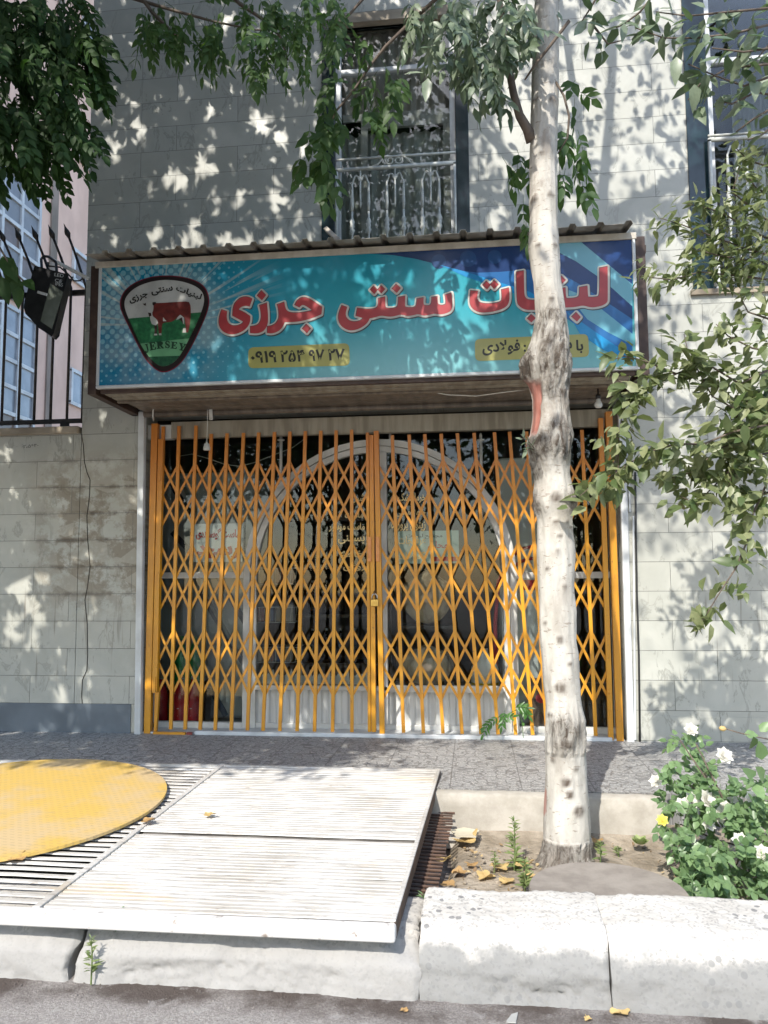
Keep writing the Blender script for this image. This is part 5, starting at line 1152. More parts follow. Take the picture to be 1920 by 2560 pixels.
    me = grid_mesh('trunk', G); ca_ = me.color_attributes.new('wear', 'FLOAT_COLOR', 'POINT'); ca_.data.foreach_set('color', Wr.reshape(-1, 4).astype(np.float32).ravel())
    return me
ash = thing('ash_tree', (1.25, TY, -.22), 'pale barked ash tree with knotty burls standing before the gate', 'tree')
trk = link('trunk', trunk(), M_bark, ash, True)
lv = Leaves(); lvd = Leaves(); lvm = Leaves()
class Limbs:
    def tube(s, *a): return MB().tube(*a).build('limb', M_twig, ash, True)
B = Limbs()
q = [P(1330, 352, Y=TY-.02), P(1318, 322, Y=TY-.04), P(1299, 289, Y=TY-.06), P(1284, 235, Y=TY-.08), P(1267, 145, Y=TY-.1), P(1255, 40, Y=TY-.14), P(1240, -60, Y=TY-.2)]
B.tube(q, [.034, .027, .024, .021, .018, .015, .012], 10)
B.tube([P(1423, 52, Y=TY-.25), P(1375, 115, Y=TY-.22), P(1335, 165, Y=TY-.2), P(1312, 200, Y=TY-.18)], [.009, .008, .007, .004], 7)
B.tube([P(1390, 205, Y=TY-.05), P(1410, 240, Y=TY-.05), P(1423, 290, Y=TY-.05), P(1419, 345, Y=TY-.04), P(1394, 385, Y=TY)], [.006, .006, .006, .005, .003], 6)
B.tube([P(1030, 52, Y=-1.75), P(965, 115, Y=-1.75), P(925, 165, Y=-1.74), P(885, 225, Y=-1.73), P(838, 280, Y=-1.72), P(812, 345, Y=-1.72), P(802, 420, Y=-1.72)], [.010, .009, .008, .007, .006, .005, .003], 7)
B.tube([P(1030, 52, Y=-1.75), P(1120, -30, Y=-1.78), P(1340, -180, Y=-1.85)], [.010, .013, .02], 7)
B.tube([P(830, 78, Y=-1.9), P(870, 40, Y=-1.9), P(905, 0, Y=-1.9), P(960, -60, Y=-1.9)], [.006, .007, .008, .009], 7)
for a_, ln in ((.3, 2.2), (1.5, 1.9), (2.6, 2.3), (3.8, 2.4), (4.9, 2.2), (5.7, 2.0)):
    z0 = 4.9+.25*random.random()+.2*a_*.5; s_ = Vector((1.2, TY, z0)); e = Vector((math.cos(a_), math.sin(a_)*.8, .75)); B.tube([s_, s_+e*ln*.35+Vector((0, 0, .1)), s_+e*ln*.7+Vector((0, 0, .1)), s_+e*ln], [.05, .036, .022, .01], 8)
# foliage that hangs into the picture
fill(lv, [(1010,-20),(1345,-20),(1335,60),(1300,150),(1215,200),(1120,120),(1020,60)], 100, (-2.25, -1.7), (-.1, -.2, -1), .5, .16, 3, .085, .034, .5)
fill(lv, [(1100,110),(1230,90),(1300,200),(1240,250),(1180,230)], 22, (-2.1, -1.7), (.0, -.2, -1), .4, .15, 2, .09, .034, .4)
for px, py, dx, dz, L_ in ((1062,92,1,-.35,.085),(1048,120,1,-.1,.08),(1090,128,.6,-.75,.09),(1155,98,.9,-.2,.08),(1010,186,1,.02,.10),(1070,195,-.1,-1,.135),(1130,118,-.9,-.5,.075),(1190,170,.1,-1,.12),(1140,150,.4,-.9,.09)):
    lv.add(P(px, py, Y=-2.2), (dx, -.15, dz), (.1, -.75, .65), L_, L_*.42, .1)
for poly, n in (([(1250,390),(1325,360),(1325,500),(1270,470)], 7), ([(1395,320),(1430,300),(1490,390),(1480,470),(1400,460)], 13), ([(1300,480),(1330,470),(1330,540),(1310,560)], 3), ([(1425,200),(1440,180),(1450,260),(1420,270)], 3)):
    fill(lvm, poly, n, (-1.8, -1.5), (.2, -.1, -1), .45, .15, 2, .088, .042, .5)
fill(lvm, [(800,100),(1010,60),(1010,200),(930,260),(860,250),(800,300)], 17, (-1.85, -1.55), (-.1, -.2, -1), .4, .2, 3, .095, .045, .4)
fill(lvm, [(735,300),(830,240),(860,330),(830,440),(790,450)], 13, (-1.85, -1.6), (.0, -.2, -1), .4, .17, 2, .105, .05, .4)
fill(lvm, [(720,360),(800,350),(840,420),(800,470),(740,440)], 7, (-1.85, -1.6), (-.1, -.2, -1), .5, .14, 2, .085, .045, .4)
fill(lvm, [(900,250),(960,240),(950,330),(920,330)], 6, (-1.8, -1.6), (.1, -.2, -1), .3, .15, 2, .085, .042, .4)
fill(lvm, [(320,-20),(880,-20),(860,80),(720,110),(560,100),(430,90),(340,20)], 72, (-2.5, -2.0), (.12, -.1, -.9), .45, .24, 5, .062, .029, .5)
fill(lvm, [(340,20),(470,80),(620,120),(730,110),(700,150),(600,150),(450,130),(360,80)], 22, (-2.4, -2.0), (.25, -.1, -.9), .4, .22, 5, .058, .026, .5)
for pts in ([(250,-60),(330,-5),(430,25),(540,55),(640,75),(735,70)], [(540,-50),(600,10),(660,50),(700,90),(720,150)], [(330,-40),(380,30),(430,80),(470,110)]):
    lvm.limb([P(x, y, Y=-2.2) for x, y in pts], [.012, .010, .008, .006, .004, .003][:len(pts)], 6)
# sunlit shoots at the upper right
for pts in ([(1930,60,-1.9),(1830,85,-1.9),(1740,95,-1.85),(1660,95,-1.8),(1590,70,-1.8)], [(1930,190,-1.9),(1860,215,-1.9),(1790,190,-1.85),(1720,160,-1.8)], [(1930,120,-2),(1860,130,-2),(1780,120,-2)], [(1930,20,-1.9),(1820,30,-1.9),(1720,40,-1.85),(1640,30,-1.8)], [(1930,270,-1.9),(1880,300,-1.9),(1840,330,-1.85)], [(1940,240,-1.85),(1890,230,-1.85),(1830,260,-1.85),(1790,250,-1.85)], [(1940,90,-1.8),(1890,150,-1.8),(1840,140,-1.8)], [(1940,310,-1.85),(1900,340,-1.85),(1870,350,-1.85)], [(1480,60,-1.8),(1520,110,-1.8),(1560,100,-1.8)], [(1500,-20,-1.8),(1470,30,-1.8),(1450,60,-1.8)], [(1930,160,-1.8),(1820,170,-1.8),(1750,210,-1.8),(1720,250,-1.8)], [(1640,-20,-1.8),(1600,30,-1.8),(1560,60,-1.8),(1540,70,-1.8)]):
    branch(lv, pts, .007, .003, .022, .125, .056, .7, .35, 1, .04)
branch(lv, [(1335,1120,TY-.12),(1320,1100,TY-.13),(1300,1095,TY-.14)], .003, .001, .012, .05, .018, .5, .0, 1, .004)
branch(lv, [(1335,1125,TY-.12),(1322,1120,TY-.14),(1318,1128,TY-.14)], .003, .001, .008, .045, .018, .5, .1, 1, .004)

# ================================================================== SHADE: CROWNS ABOVE THE STREET, SHAPED FOR THE DAPPLES
lt = thing('walnut_tree', (-4.3, -2.1, -.3), 'dark green feather leaved tree hanging into the top left corner', 'tree')
lvl = Leaves()
MB().tube([(-4.3, -2.1, -.35), (-4.27, -2.1, 1), (-4.3, -2.15, 2.4), (-4.2, -2.2, 4), (-4.1, -2.3, 6)], [.2, .15, .13, .11, .06], 12).build('trunk', M_twig, lt, True)
for e in ((-2.2, -2.4, 4.2), (-2.0, -3.0, 4.4), (-1.2, -3.4, 4.9), (-3.2, -3.8, 4.6), (-5.8, -2.5, 4.8), (-3.0, -1.2, 5.2)):
    s_ = Vector((-4.25, -2.2, 3.0+.3*random.random())); e = Vector(e); MB().tube([s_, s_+(e-s_)*.4+Vector((0, 0, .25)), s_+(e-s_)*.75+Vector((0, 0, .2)), e], [.06, .045, .03, .012], 8).build('limb', M_twig, lt, True)
fill(lvl, [(-60,-40),(185,-40),(215,120),(170,250),(60,290),(-60,320)], 210, (-3.0, -2.3), (.45, -.1, -.85), .35, .25, 6, .055, .029, .3)
fill(lvl, [(120,20),(230,60),(235,180),(200,240),(150,200)], 34, (-2.6, -2.3), (.6, -.1, -.75), .25, .25, 6, .052, .028, .25)
fill(lvl, [(-60,300),(150,260),(200,300),(150,360),(60,380),(-60,380)], 55, (-2.9, -2.4), (.45, -.1, -.85), .3, .22, 6, .054, .03, .3)
for x, y in ((215, 100), (225, 170), (190, 330), (220, 300), (95, 400), (140, 380), (60, 410)): compound(lvl, P(x, y, Y=-2.5), rnd_dir((.5, -.1, -.85), .15), .22, 5, .062, .034, .3, (0.1, -.9, .3))
for x, y, L_ in ((5, 640, .16), (22, 650, .15), (40, 690, .13), (60, 700, .11), (2, 690, .14), (48, 715, .11)): lvl.add(P(x, y, Y=-2.6), rnd_dir((.3, 0, -1), .25), (.2, -.9, .4), L_, L_*.5, .2)
lvl.limb([P(-60, 560, Y=-2.62), P(0, 620, Y=-2.6), P(35, 680, Y=-2.6), P(62, 705, Y=-2.6)], .005, 6)
S = np.array(SUN/(-SUN.y))                     # per metre towards the street
def dens(x, z):  # how thickly the unseen leaves shade each spot of the wall
    left = 1/(1+np.exp((x-.75)*3.2)); d = .27+.73*left
    d = np.where((x > .9) & (z > 4.0), .12, d)
    d = np.where((x > .9) & (z < 2.3), .17, d); d = np.where((x > 1.5) & (z < 1.6), .03, d)
    d = np.where((x > 2.1) & (z > 1.7) & (z < 3.9), .06, d)
    d = np.where((x > .2) & (z < -.05), .05, d)
    d = np.where((x > -.2) & (x < 2.1) & (z > 1.82) & (z < 2.8), np.where((x > .95) & (z > 2.05), .5, .75), d)
    d = np.where(z < -.98, 0, d)
    return d
HOLE = []
def hole(px, py, r, Y=0): p = P(px, py, Y=Y); HOLE.append((p.x-S[0]*(-Y), p.z-S[2]*(-Y), r))  # gap cut in the unseen leaves so a sun fleck lands here
for px, py, r_ in ((20,1440,.05),(60,1460,.06),(45,1480,.05),(75,1500,.05),(25,1540,.05),(100,1545,.06),(80,1600,.06),(28,1585,.05),(125,1420,.05),(105,1440,.04),(175,1375,.05),(15,1130,.07),(150,1745,.06),(210,1765,.06),(100,1510,.04),(50,1420,.05),(140,1395,.04),(190,1385,.035),
    (370,480,.05),(425,440,.07),(455,450,.06),(485,560,.08),(470,590,.06),(400,570,.05),(385,600,.05),(440,620,.06),(540,500,.05),(600,505,.05),(620,600,.06),(690,490,.07),(665,620,.06),(560,600,.06),(290,350,.05),(285,390,.05),(330,265,.04),(640,300,.06),(660,320,.06),(700,350,.05),(240,265,.04),(520,270,.04),(345,340,.04),(500,410,.08),(520,430,.07),(580,620,.05),(600,480,.04),(700,600,.06),(300,600,.05),(270,100,.05),(560,60,.06),(330,1000,.04),(260,1040,.05),(120,1830,.06),(60,1850,.05),(200,1845,.04),(30,1870,.05)): hole(px, py, r_)
for px, py, r_ in ((1115,715,.15),(1170,705,.12),(1090,740,.11),(1210,720,.10),(1260,700,.09),(1310,690,.06),(1000,790,.06),(960,830,.05),(950,900,.05),(1000,905,.05),(860,900,.05),(1090,850,.05),(1130,890,.05),(1180,800,.06),(1160,820,.05),(1330,860,.05),(1290,790,.05),(1510,830,.06),(1500,880,.05),(1480,900,.06),(1440,900,.05),(550,850,.05),(790,830,.04),(910,720,.05),(300,700,.04)): hole(px, py, r_, SY)
for px, py, r_ in ((1008,1290,.06),(1150,1225,.05),(1078,1350,.07),(1130,1440,.06),(1260,1650,.09),(1310,1690,.07),(1275,1800,.07),(1320,1840,.08),(430,1580,.05),(560,1610,.05),(690,1500,.06),(840,1500,.06),(880,1660,.05),(950,1640,.06),(950,1720,.07),(1510,1375,.07),(1520,1640,.06),(1500,1480,.05),(560,1420,.04),(1000,1760,.06),(1100,1780,.05),(700,1750,.04),(1440,1500,.05),(1540,1560,.05),(1480,1800,.07),(1535,1780,.06)): hole(px, py, r_*1.35, GY)
_h = np.random.default_rng(11)
for k in range(90): HOLE.append((_h.uniform(-4, .8), _h.uniform(.1, 5.8), _h.uniform(.025, .05)))
HOLE = np.array(HOLE)
def crown(n, xr, seed):  # unseen leaves set along the sun rays to throw the wanted shade
    rg = np.random.default_rng(seed); x = rg.uniform(*xr, n); z = rg.uniform(-1.0, 6.9, n)
    keep = rg.random(n) < dens(x, z); x, z = x[keep], z[keep]; m = len(x)
    k = np.full(m, .9); p = np.zeros((m, 3)); done = np.zeros(m, bool)
    for it in range(60):
        p = np.stack([x, np.zeros(m), z], 1)+S[None]*k[:, None]
        v = p-CAM; d = v@_F; py = 1280-FPX*(v@CU)/np.maximum(d, .05); px = 960+FPX*(v@CR)/np.maximum(d, .05)
        mg = .34*FPX/np.maximum(d, .3)
        out = (d < -.3) | ((d > .2) & ((py < -mg) | (px < -mg) | (px > 1920+mg)))
        out &= p[:, 2] > 2.3; k = np.where(out, k, k+.12)
    k = k+rg.uniform(0, 1.0, m)**1.2*3.0; p = np.stack([x, np.zeros(m), z], 1)+S[None]*k[:, None]
    v = p-CAM; d = v@_F; py = 1280-FPX*(v@CU)/np.maximum(d, .05); px = 960+FPX*(v@CR)/np.maximum(d, .05); mg = .34*FPX/np.maximum(d, .3)
    ok = ((d < -.3) | ((d > .2) & ((py < -mg) | (px < -mg) | (px > 1920+mg)))) & (p[:, 2] > 2.2) & (np.linalg.norm(v, axis=1) > .9)
    p = p[ok]; c = 11; q = np.repeat(p, c, 0)+rg.normal(0, 1, (len(p)*c, 3))*np.array([.10, .10, .09]); M_ = len(q)
    d = rg.normal(0, 1, (M_, 3))+np.array([0, 0, -.5]); up = rg.normal(0, .45, (M_, 3))+np.array([S[0], S[1], S[2]])*.8
    L = rg.uniform(.065, .115, M_)
    kk = -q[:, 1]; wx = q[:, 0]-S[0]*kk; wz = q[:, 2]-S[2]*kk
    bad = np.zeros(M_, bool)
    for hx, hz, hr in HOLE: bad |= ((wx-hx)**2+((wz-hz)*.7)**2 < (hr*.95+.018)**2)
    g = ~bad; q, d, up, L = q[g], d[g], up[g], L[g]; M_ = len(q)
    return q, d, up, L, L*rg.uniform(.42, .55, M_), rg.uniform(0, .3, M_)
q = crown(6500, (-5.2, -.9), 3); lvl.bulk(*q)
q = crown(5000, (-.9, 3.6), 4); lvd.bulk(*q)
lv.build('crown', M_leafB, ash); lvm.build('crown', M_leafM, ash); lvd.build('crown', M_leafA, ash); lvl.build('crown', M_leafA, lt)  # lvd holds only unseen shade leaves; lvl mixes them with visible ones

# ================================================================== APPLE BRANCHES FROM THE RIGHT
ap = thing('apple_tree', (3.7, -1.7, -.22), 'apple tree reaching into the right edge with olive leaves and hanging twigs', 'tree')
MB().tube([(3.7, -1.7, -.3), (3.65, -1.7, .8), (3.6, -1.75, 1.6), (3.55, -1.8, 2.6), (3.6, -1.7, 3.8)], [.11, .09, .08, .06, .03], 10).build('trunk', M_twig, ap, True)
la = Leaves()
for e in (P(1930, 920, Y=-1.9), P(1930, 1060, Y=-1.95), P(1930, 1130, Y=-1.8), P(1930, 640, Y=-1.8), P(1930, 560, Y=-1.8)):
    la.limb([(3.6, -1.75, e.z*.7+.5), Vector((3.1, -1.8, e.z+.1)), e], [.035, .02, .009], 7)
AB = [([(1930,920,-1.9),(1850,960,-1.9),(1760,905,-1.95),(1690,935,-1.95),(1600,975,-2),(1560,1010,-2),(1548,1080,-2),(1545,1180,-2),(1548,1240,-2)], 2),
      ([(1690,935,-1.95),(1620,905,-2),(1560,890,-2),(1530,900,-2)], 1), ([(1600,975,-2),(1560,960,-2.05),(1530,940,-2.05)], 1),
      ([(1930,1060,-1.95),(1830,1080,-1.95),(1760,1110,-1.95),(1690,1110,-2),(1620,1130,-2),(1570,1160,-2),(1530,1190,-2),(1480,1215,-2.05),(1450,1240,-2.05)], 2),
      ([(1930,1000,-1.9),(1850,1030,-1.9),(1780,990,-1.9),(1720,880,-1.95),(1710,835,-1.95)], 2), ([(1930,1180,-1.85),(1880,1290,-1.85),(1865,1360,-1.85),(1840,1420,-1.9),(1800,1480,-1.9),(1770,1530,-1.9),(1745,1570,-1.9)], 1),
      ([(1930,1130,-1.8),(1850,1150,-1.8),(1800,1200,-1.8),(1740,1260,-1.85),(1700,1240,-1.85)], 2), ([(1930,1050,-1.7),(1860,1100,-1.7),(1800,1120,-1.75),(1730,1180,-1.8),(1660,1200,-1.85)], 2),
      ([(1930,880,-1.9),(1880,870,-1.9),(1820,840,-1.9),(1790,810,-1.95)], 2), ([(1930,640,-1.8),(1860,620,-1.8),(1780,590,-1.85),(1700,560,-1.9),(1650,545,-1.9)], 2),
      ([(1930,700,-1.8),(1850,690,-1.8),(1750,680,-1.85),(1680,700,-1.9),(1600,690,-1.9)], 2), ([(1930,560,-1.8),(1880,520,-1.8),(1830,480,-1.85),(1850,420,-1.9)], 2), ([(1930,420,-1.8),(1870,400,-1.8),(1840,370,-1.85)], 2),
      ([(1930,960,-1.7),(1870,1000,-1.7),(1830,1060,-1.7)], 3), ([(1930,1230,-1.8),(1860,1240,-1.8),(1830,1290,-1.85)], 2), ([(1930,800,-1.8),(1870,780,-1.8),(1850,740,-1.8)], 1), ([(1930,600,-1.8),(1880,580,-1.8),(1820,540,-1.85),(1770,520,-1.9),(1720,510,-1.9)], 2), ([(1930,660,-1.75),(1870,650,-1.8),(1800,640,-1.85),(1730,620,-1.9)], 2), ([(1930,490,-1.8),(1890,470,-1.8),(1870,440,-1.85)], 2), ([(1930,1010,-1.85),(1890,1060,-1.85),(1840,1150,-1.85),(1820,1220,-1.85)], 2)]
for pts, per in AB:
    small = pts[0][1] < 760
    branch(la, pts, .006, .002, .017 if not small else .013, .092 if not small else .078, .046 if not small else .030, .75, .25, per+1, .04)
la.build('crown', M_leafC, ap)

# ================================================================== ROSES, WEEDS, LITTER
rb = thing('rose_bush', (1.95, -2.05, -.2), 'leafy rose bush with white flowers behind the right kerb', 'bush')
lr = Leaves()
poly = [(1660,1965),(1680,1860),(1725,1835),(1770,1900),(1830,1955),(1960,1960),(1990,2240),(1720,2240),(1690,2130),(1655,2050)]
k = 0
while k < 350:
    x, y = random.uniform(1640, 1990), random.uniform(1830, 2240)
    if not inpoly(x, y, poly): continue
    k += 1; f = (y-1830)/400; Yd = -1.72-.62*f+random.uniform(-.16, .16)
    compound(lr, P(x, y, Y=Yd), rnd_dir((.0, -.5, .15), .6), .075, 2, .042, .030, .25, (RNG.normal(0, .4), -.6, .9))
for px, py in ((1700,1850),(1740,1860),(1690,1930),(1760,1930),(1820,2000),(1900,2010),(1700,2060),(1790,2100),(1870,2140),(1920,2080),(1730,1980)):
    e = P(px, py, Y=-2.0); s_ = Vector((1.9+.25*random.random(), -2.02, -.2)); lr.limb([s_, s_+(e-s_)*.5+Vector((0, -.03, .06)), e], [.006, .005, .003], 5)
for px, py, L_ in ((1880,1870,.09),(1905,1900,.1),(1870,1920,.1),(1910,1950,.11),(1860,1835,.07),(1900,1830,.07),(1885,1960,.09)): lr.add(P(px, py, Y=-2.2), rnd_dir((.3, -.3, .1), .5), (0, -.8, .6), L_*.9, L_*.62, .1)
lr.limb([P(1930, 1850, Y=-2.2), P(1880, 1840, Y=-2.2), P(1840, 1830, Y=-2.2), P(1815, 1822, Y=-2.2)], .003, 5)
lr.build('foliage', M_leafR, rb)
def flower(px, py, r, Yd, mat, lab=None):
    c = P(px, py, Y=Yd); R_ = 1.0*r/FPX*(Yd+5.9); L_ = Leaves(); ax = Vector((RNG.normal(0, .3), -.8, .55)).normalized(); u = ax.orthogonal().normalized(); w_ = ax.cross(u)
    for ring, (n, rr, tilt) in enumerate(((7, 1.0, .15), (7, .85, .45), (6, .65, .8), (5, .42, 1.3))):
        for j in range(n):
            a = 2*math.pi*(j+ring*.5)/n+random.uniform(-.15, .15); o = u*math.cos(a)+w_*math.sin(a)
            L_.add(c-ax*R_*.3+o*R_*.05, (o+ax*tilt), ax, R_*rr*1.15, R_*rr*.95, -.12)
    o = L_.build('flower', mat, rb); tag(o, lab)
for px, py, r, Yd in ((1728,1823,15,-1.75),(1812,1888,19,-1.9),(1638,1952,14,-1.95),(1705,2015,19,-2.12),(1731,2000,18,-2.1),(1772,1998,22,-2.12),(1798,2038,17,-2.15),(1815,2022,18,-2.12),(1773,2060,15,-2.2),(1850,2100,17,-2.28),(1905,2130,17,-2.32),(1880,1992,14,-2.1),(1832,1996,12,-2.05)): flower(px, py, r, Yd, M_petal)
flower(1656, 2050, 13, -2.15, M_petaly, 'small yellow rose at the bush left side')
MB().lathe(P(1810, 1822, Y=-2.2), [(.004, -.01), (.012, 0), (.011, .014), (.003, .022)], 8, (-1, 0, .2)).build('bud', M_dry, rb, True)
def weed(name, label, px, pybase, pytop, Yd, n, L_, mat=None, spread=.6, lean=.0):
    b0, t0 = P(px, pybase, Y=Yd), P(px+lean, pytop, Y=Yd); t = thing(name, tuple(b0), label, 'weed'); l = Leaves(); h = (t0-b0).length
    l.tw.tube([b0-Vector((0, 0, .03)), b0+(t0-b0)*.5+Vector((.004, 0, 0)), t0], [.0035, .003, .0015], 5)
    for k in range(n):
        f = random.random()**.8; c = b0+(t0-b0)*f; e = Vector((RNG.normal(0, spread), RNG.normal(0, spread), .45)).normalized(); q = L_*(1.2-.7*f)
        l.add(c, e, (0, -.5, .8), q*random.uniform(.7, 1.2), q*.22, .25)
    l.build('foliage', mat or M_leafW, t)
weed('weed', 'tall feathery weed growing left of the ash trunk', 1285, 2180, 2045, -1.95, 70, .055)
weed('weed', 'short weed at the right foot of the ash trunk', 1500, 2150, 2105, -1.9, 26, .045)
weed('weed', 'bushy low weed among dry leaves left of the round slab', 1312, 2225, 2150, -2.3, 60, .05, None, .9)
weed('weed', 'thin weed by the gutter grating before the kerb end', 1058, 2310, 2235, -2.62, 14, .05, M_leafR)
weed('weed', 'small weed at the kerb end under the ramp corner', 1052, 2360, 2315, -2.72, 10, .05, M_leafR)
weed('weed', 'creeping weed in the broken joint of the left kerb', 228, 2440, 2345, -3.07, 34, .04, None, .5)
weed('weed', 'low sprouting weed along the sandy edge right of the trunk', 1545, 2140, 2115, -1.75, 24, .035, None, 1)
weed('weed', 'yellow green seedling at the slab right side', 1730, 2235, 2190, -2.55, 12, .06, M_leafR, .9)
weed('weed', 'dark straggly weed under the ramp front lip', 290, 2310, 2270, -2.98, 22, .06, M_leafV, .9)
weed('weed', 'small weed beside the paper scrap near the sandy edge', 1235, 2170, 2130, -2.0, 20, .035, None, .9)
cb = thing('weed', tuple(P(1600, 2112, Y=-1.7)), 'pale green cabbage like rosette on the soil right of the trunk', 'weed'); l = Leaves()
for k in range(11): a = k*2.4; l.add(P(1600, 2112, Y=-1.7), (math.cos(a), math.sin(a), .3+.07*k), (0, 0, 1), .055, .05, -.2)
l.build('foliage', m_leaf('pale_rosette_leaf', (.3, .38, .15), (.4, .46, .22)), cb)
vs = thing('green_sprig', tuple(P(1240, 1845, Y=-.03)), 'fresh green leafy sprig sticking out at the foot of the right gate', 'plant'); l = Leaves()
for (px, py, d, L_, n) in ((1250, 1790, (-.7, -.2, -.35), .13, 4), (1262, 1775, (-.2, -.3, -.7), .12, 4), (1225, 1800, (-.5, -.2, -.8), .11, 3), (1285, 1770, (.5, -.2, .15), .10, 5), (1300, 1765, (.35, -.2, -.3), .09, 4), (1255, 1800, (.4, -.3, .3), .10, 3)):
    compound(l, P(px, py, Y=-.03), d, L_, n, .058, .020, .3, (.1, -.9, .4))
l.add(P(1306, 1806, Y=-.03), (.3, -.3, -.8), (0, -1, .2), .03, .025)
l.build('foliage', M_leafV, vs); MB().tube([P(1308, 1845, Y=-.02), P(1306, 1805, Y=-.03), P(1290, 1775, Y=-.03), P(1250, 1795, Y=-.03)], .003, 5).build('stem', M_leafV, vs)
M_dryb = m_leaf('brown_dry_leaf', (.33, .2, .08), (.45, .29, .13), .6, .15, (.4, .25, .1))
def dryleaf(px, py, z, r, label, mat=None, grp='fallen leaves'):
    c = P(px, py, Z=z); m = MB(); n = 22; r = r*.78; rot = random.uniform(0, 6.3); cu_ = random.uniform(.4, 1.0)*r*.55; tl_ = RNG.normal(0, .25, 2)
    def pt(rr, a): x, y = rr*math.cos(a), rr*math.sin(a); return (c.x+x, c.y+y, c.z+.006+cu_*(abs(x*math.cos(rot)+y*math.sin(rot))/r)**2+.1*r*math.sin(3*a+rot)*rr/r+max(0, tl_[0])*x*.5)
    V = [pt(0, 0)]
    for rr_ in (.5, 1):
        for k in range(n): a = 2*math.pi*k/n; lobes = .62+.38*abs(math.cos(2.5*(a-rot)))**.8; V.append(pt(r*rr_*lobes, a))
    F = [(0, 1+k, 1+(k+1) % n) for k in range(n)]+[(1+k, 1+n+k, 1+n+(k+1) % n, 1+(k+1) % n) for k in range(n)]
    m.add(V, F); m.tube([pt(0, 0), pt(r*1.2, rot+math.pi)], .0018, 4)
    o = m.build('fallen_leaf', mat or M_dry, None, True); tag(o, label, 'leaf', grp)
dryleaf(40, 2150, -.03, .055, 'curled brown leaf at the lower rim of the yellow plate', M_dryb); dryleaf(370, 2055, .0, .045, 'brown leaf lying on the divider bar of the white ramp', M_dryb); dryleaf(524, 2040, .0, .04, 'pale tan leaf at the gap between the ramp panels')
dryleaf(1165, 2105, -.2, .085, 'large yellow leaf on the soil right of the ramp'); dryleaf(1107, 2152, -.22, .055, 'pale dry leaf close to the ramp side'); dryleaf(1148, 2185, -.22, .05, 'dry leaf on the soil behind the kerb end', M_dryb)
dryleaf(1215, 2195, -.22, .06, 'tan leaf behind the kerb in the leaf litter'); dryleaf(1250, 2170, -.22, .06, 'tan leaf at the stem of the tall weed'); dryleaf(1308, 2165, -.21, .06, 'yellow leaf against the left foot of the ash'); dryleaf(1322, 2195, -.22, .05, 'tan leaf left of the round slab')
dryleaf(1180, 2165, -.22, .04, 'small brown leaf between litter and ramp', M_dryb); dryleaf(1495, 2105, -.2, .045, 'orange brown leaf in the shadow behind the trunk', M_dryb); dryleaf(1550, 2535, -.3, .045, 'yellow leaf on the road below the kerb joint'); dryleaf(1000, 2112, -.2, .05, 'dry leaf under the ramp edge'); dryleaf(1470, 2552, -.3, .018, 'tiny yellow leaf on the road')
dryleaf(1120, 2215, -.22, .05, 'dull brown leaf by the rods of the grating', M_dryb); dryleaf(1268, 2205, -.22, .05, 'pale leaf in the middle of the leaf litter'); dryleaf(1010, 2530, -.3, .02, 'brown leaf scrap on the road by the kerb', M_dryb)
def scrap(pts, z, label, name, cat, mat, th=.004):
    m = MB().prism([P(x, y, Z=z) for x, y in pts], (0, 0, th)); o = m.build(name, mat); tag(o, label, cat); bev(o, .001, 1)
scrap([(1128,2078),(1160,2070),(1198,2078),(1190,2094),(1140,2092)], -.17, 'cream paper scrap on the soil by the sandy edge', 'paper_scrap', 'litter', simple('cream_paper', (.62, .56, .42), None, 5, .7)); scrap([(1266,2556),(1280,2538),(1294,2534),(1290,2558)], -.296, 'pale grey scrap on the road before the kerb', 'paper_scrap', 'litter', simple('grey_paper', (.42, .42, .4), None, 5, .7))
bk = MB().prism([P(x, y, Z=-.2) for x, y in ((1690,2150),(1712,2138),(1718,2126),(1700,2128))], (0, .0, .035)); o = bk.build('brick_fragment', simple('brick_red', (.42, .2, .13), (.33, .15, .1), 12, .85, bump=.3)); tag(o, 'broken piece of red brick beside the rose bush', 'brick'); bev(o, .004)
L_ = Leaves()
for k in range(620):
    x, y = random.uniform(.60, 2.4), random.uniform(-2.6, -1.52)
    if random.random() > .30+.7*math.exp(-((x-.9)/.35)**2-((y+2.15)/.35)**2) and random.random() > .25: continue
    if math.hypot(x-1.275, y+2.5) < .33: continue
    z = -.222+.05*max(0, (y+1.62)/.2); q = random.uniform(.008, .03); L_.add((x, y, z+.004), (RNG.normal(), RNG.normal(), RNG.normal(0, .35)), (RNG.normal(0, .3), RNG.normal(0, .3), 1), q, q*random.uniform(.3, .8), random.uniform(-.2, .3))
o = L_.build('leaf_litter', m_leaf('crumbled_litter', (.2, .13, .07), (.5, .38, .2), .8, .1, (.3, .2, .1))); tag(o, 'fine crumbled leaf litter strewn over the soil', 'litter', kind='stuff')
m = MB()
for k in range(260):
    x, y = random.uniform(.62, 2.3), random.uniform(-2.6, -1.52)
    if math.hypot(x-1.275, y+2.5) < .34: continue
    z = -.226+.05*max(0, (y+1.62)/.2); q = random.uniform(.004, .016); m.lathe((x, y, z), [(q*.5, -q*.3), (q, q*.1), (q*.7, q*.6), (q*.2, q*.75)], 5, (RNG.normal(0, .4), RNG.normal(0, .4), 1))
o = m.build('gravel', M_soil); tag(o, 'small clods and pebbles on the soil', 'gravel', kind='stuff')
m = MB()
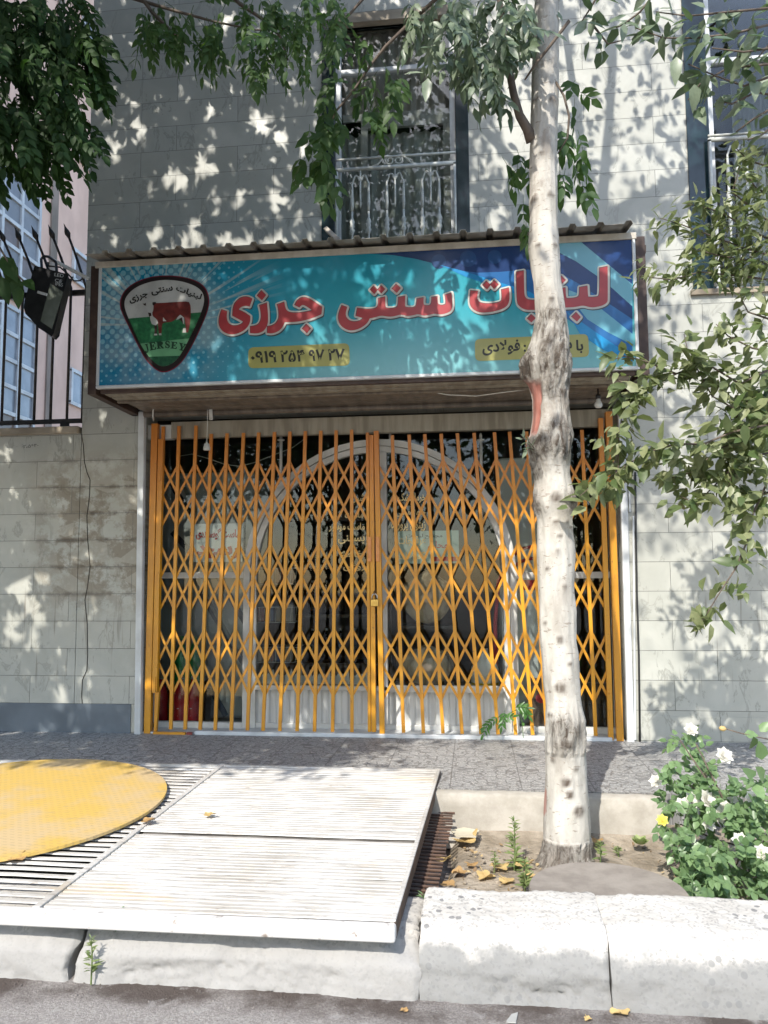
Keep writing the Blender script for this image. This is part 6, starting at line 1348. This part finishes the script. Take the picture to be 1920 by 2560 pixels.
for k in range(380):
    x, y = random.uniform(-1.6, 2.2), -3.05-abs(random.gauss(0, .08)); q = random.uniform(.002, .0065)
    m.lathe((x, y, -.3), [(q*.5, -q*.3), (q, q*.1), (q*.7, q*.6), (q*.2, q*.75)], 5, (RNG.normal(0, .4), RNG.normal(0, .4), 1))
o = m.build('gravel', M_road); tag(o, 'grit and small stones lying in the road gutter along the kerb', 'gravel', kind='stuff')
# round concrete slab by the kerb
m = MB(); c = Vector((1.275, -2.5, -.16)); n = 56; V = []
for zz_, s_ in ((0, 1.0), (.045, 1.0), (.055, .985)): V.append([(c.x+.318*s_*(1+.01*mnoise.noise(Vector((math.cos(a)*3, math.sin(a)*3, 0))))*math.cos(a), c.y+.318*s_*math.sin(a), c.z+zz_) for a in np.linspace(0, 2*math.pi, n, endpoint=False)])
m.add(V[0]+V[1]+V[2], [tuple(range(2*n, 3*n))]+[(r0*n+k, r0*n+(k+1) % n, (r0+1)*n+(k+1) % n, (r0+1)*n+k) for r0 in (0, 1) for k in range(n)]); m.v = [(max(x, -9), max(y, -2.625), z) for x, y, z in m.v]
o = m.build('concrete_slab', M_slab); tag(o, 'round grey concrete cover slab on the soil before the ash tree', 'slab')

# ================================================================== TREES ACROSS THE STREET (seen in the window glass)
for i, (x, y, h) in enumerate(((-9, -18.5, 11), (-3.5, -19.5, 12), (2, -18.8, 11.5), (7.5, -19.2, 12.5), (13, -18.6, 11))):
    t = thing('street_tree', (x, y, -.3), 'broad dark tree of the row across the street', 'tree', 'trees across the street'); l = Leaves()
    MB().tube([(x, y, -.35), (x+.1, y, 2), (x, y+.1, h*.5), (x, y, h*.8)], [.25, .2, .15, .06], 10).build('trunk', M_twig, t, True)
    n = 2600; c = RNG.normal(0, 1, (70, 3)); c /= np.linalg.norm(c, axis=1, keepdims=True); c = c*RNG.uniform(.35, 1, (70, 1))*np.array([2.9, 2.6, h*.40])+np.array([x, y, h*.56])
    q = c[RNG.integers(0, 70, n)]+RNG.normal(0, .5, (n, 3)); L_ = RNG.uniform(.25, .42, n)
    l.bulk(q, RNG.normal(0, 1, (n, 3)), RNG.normal(0, .5, (n, 3))+np.array([0, 0, 1]), L_, L_*.6, RNG.uniform(0, .2, n)); l.build('crown', M_leafA, t)
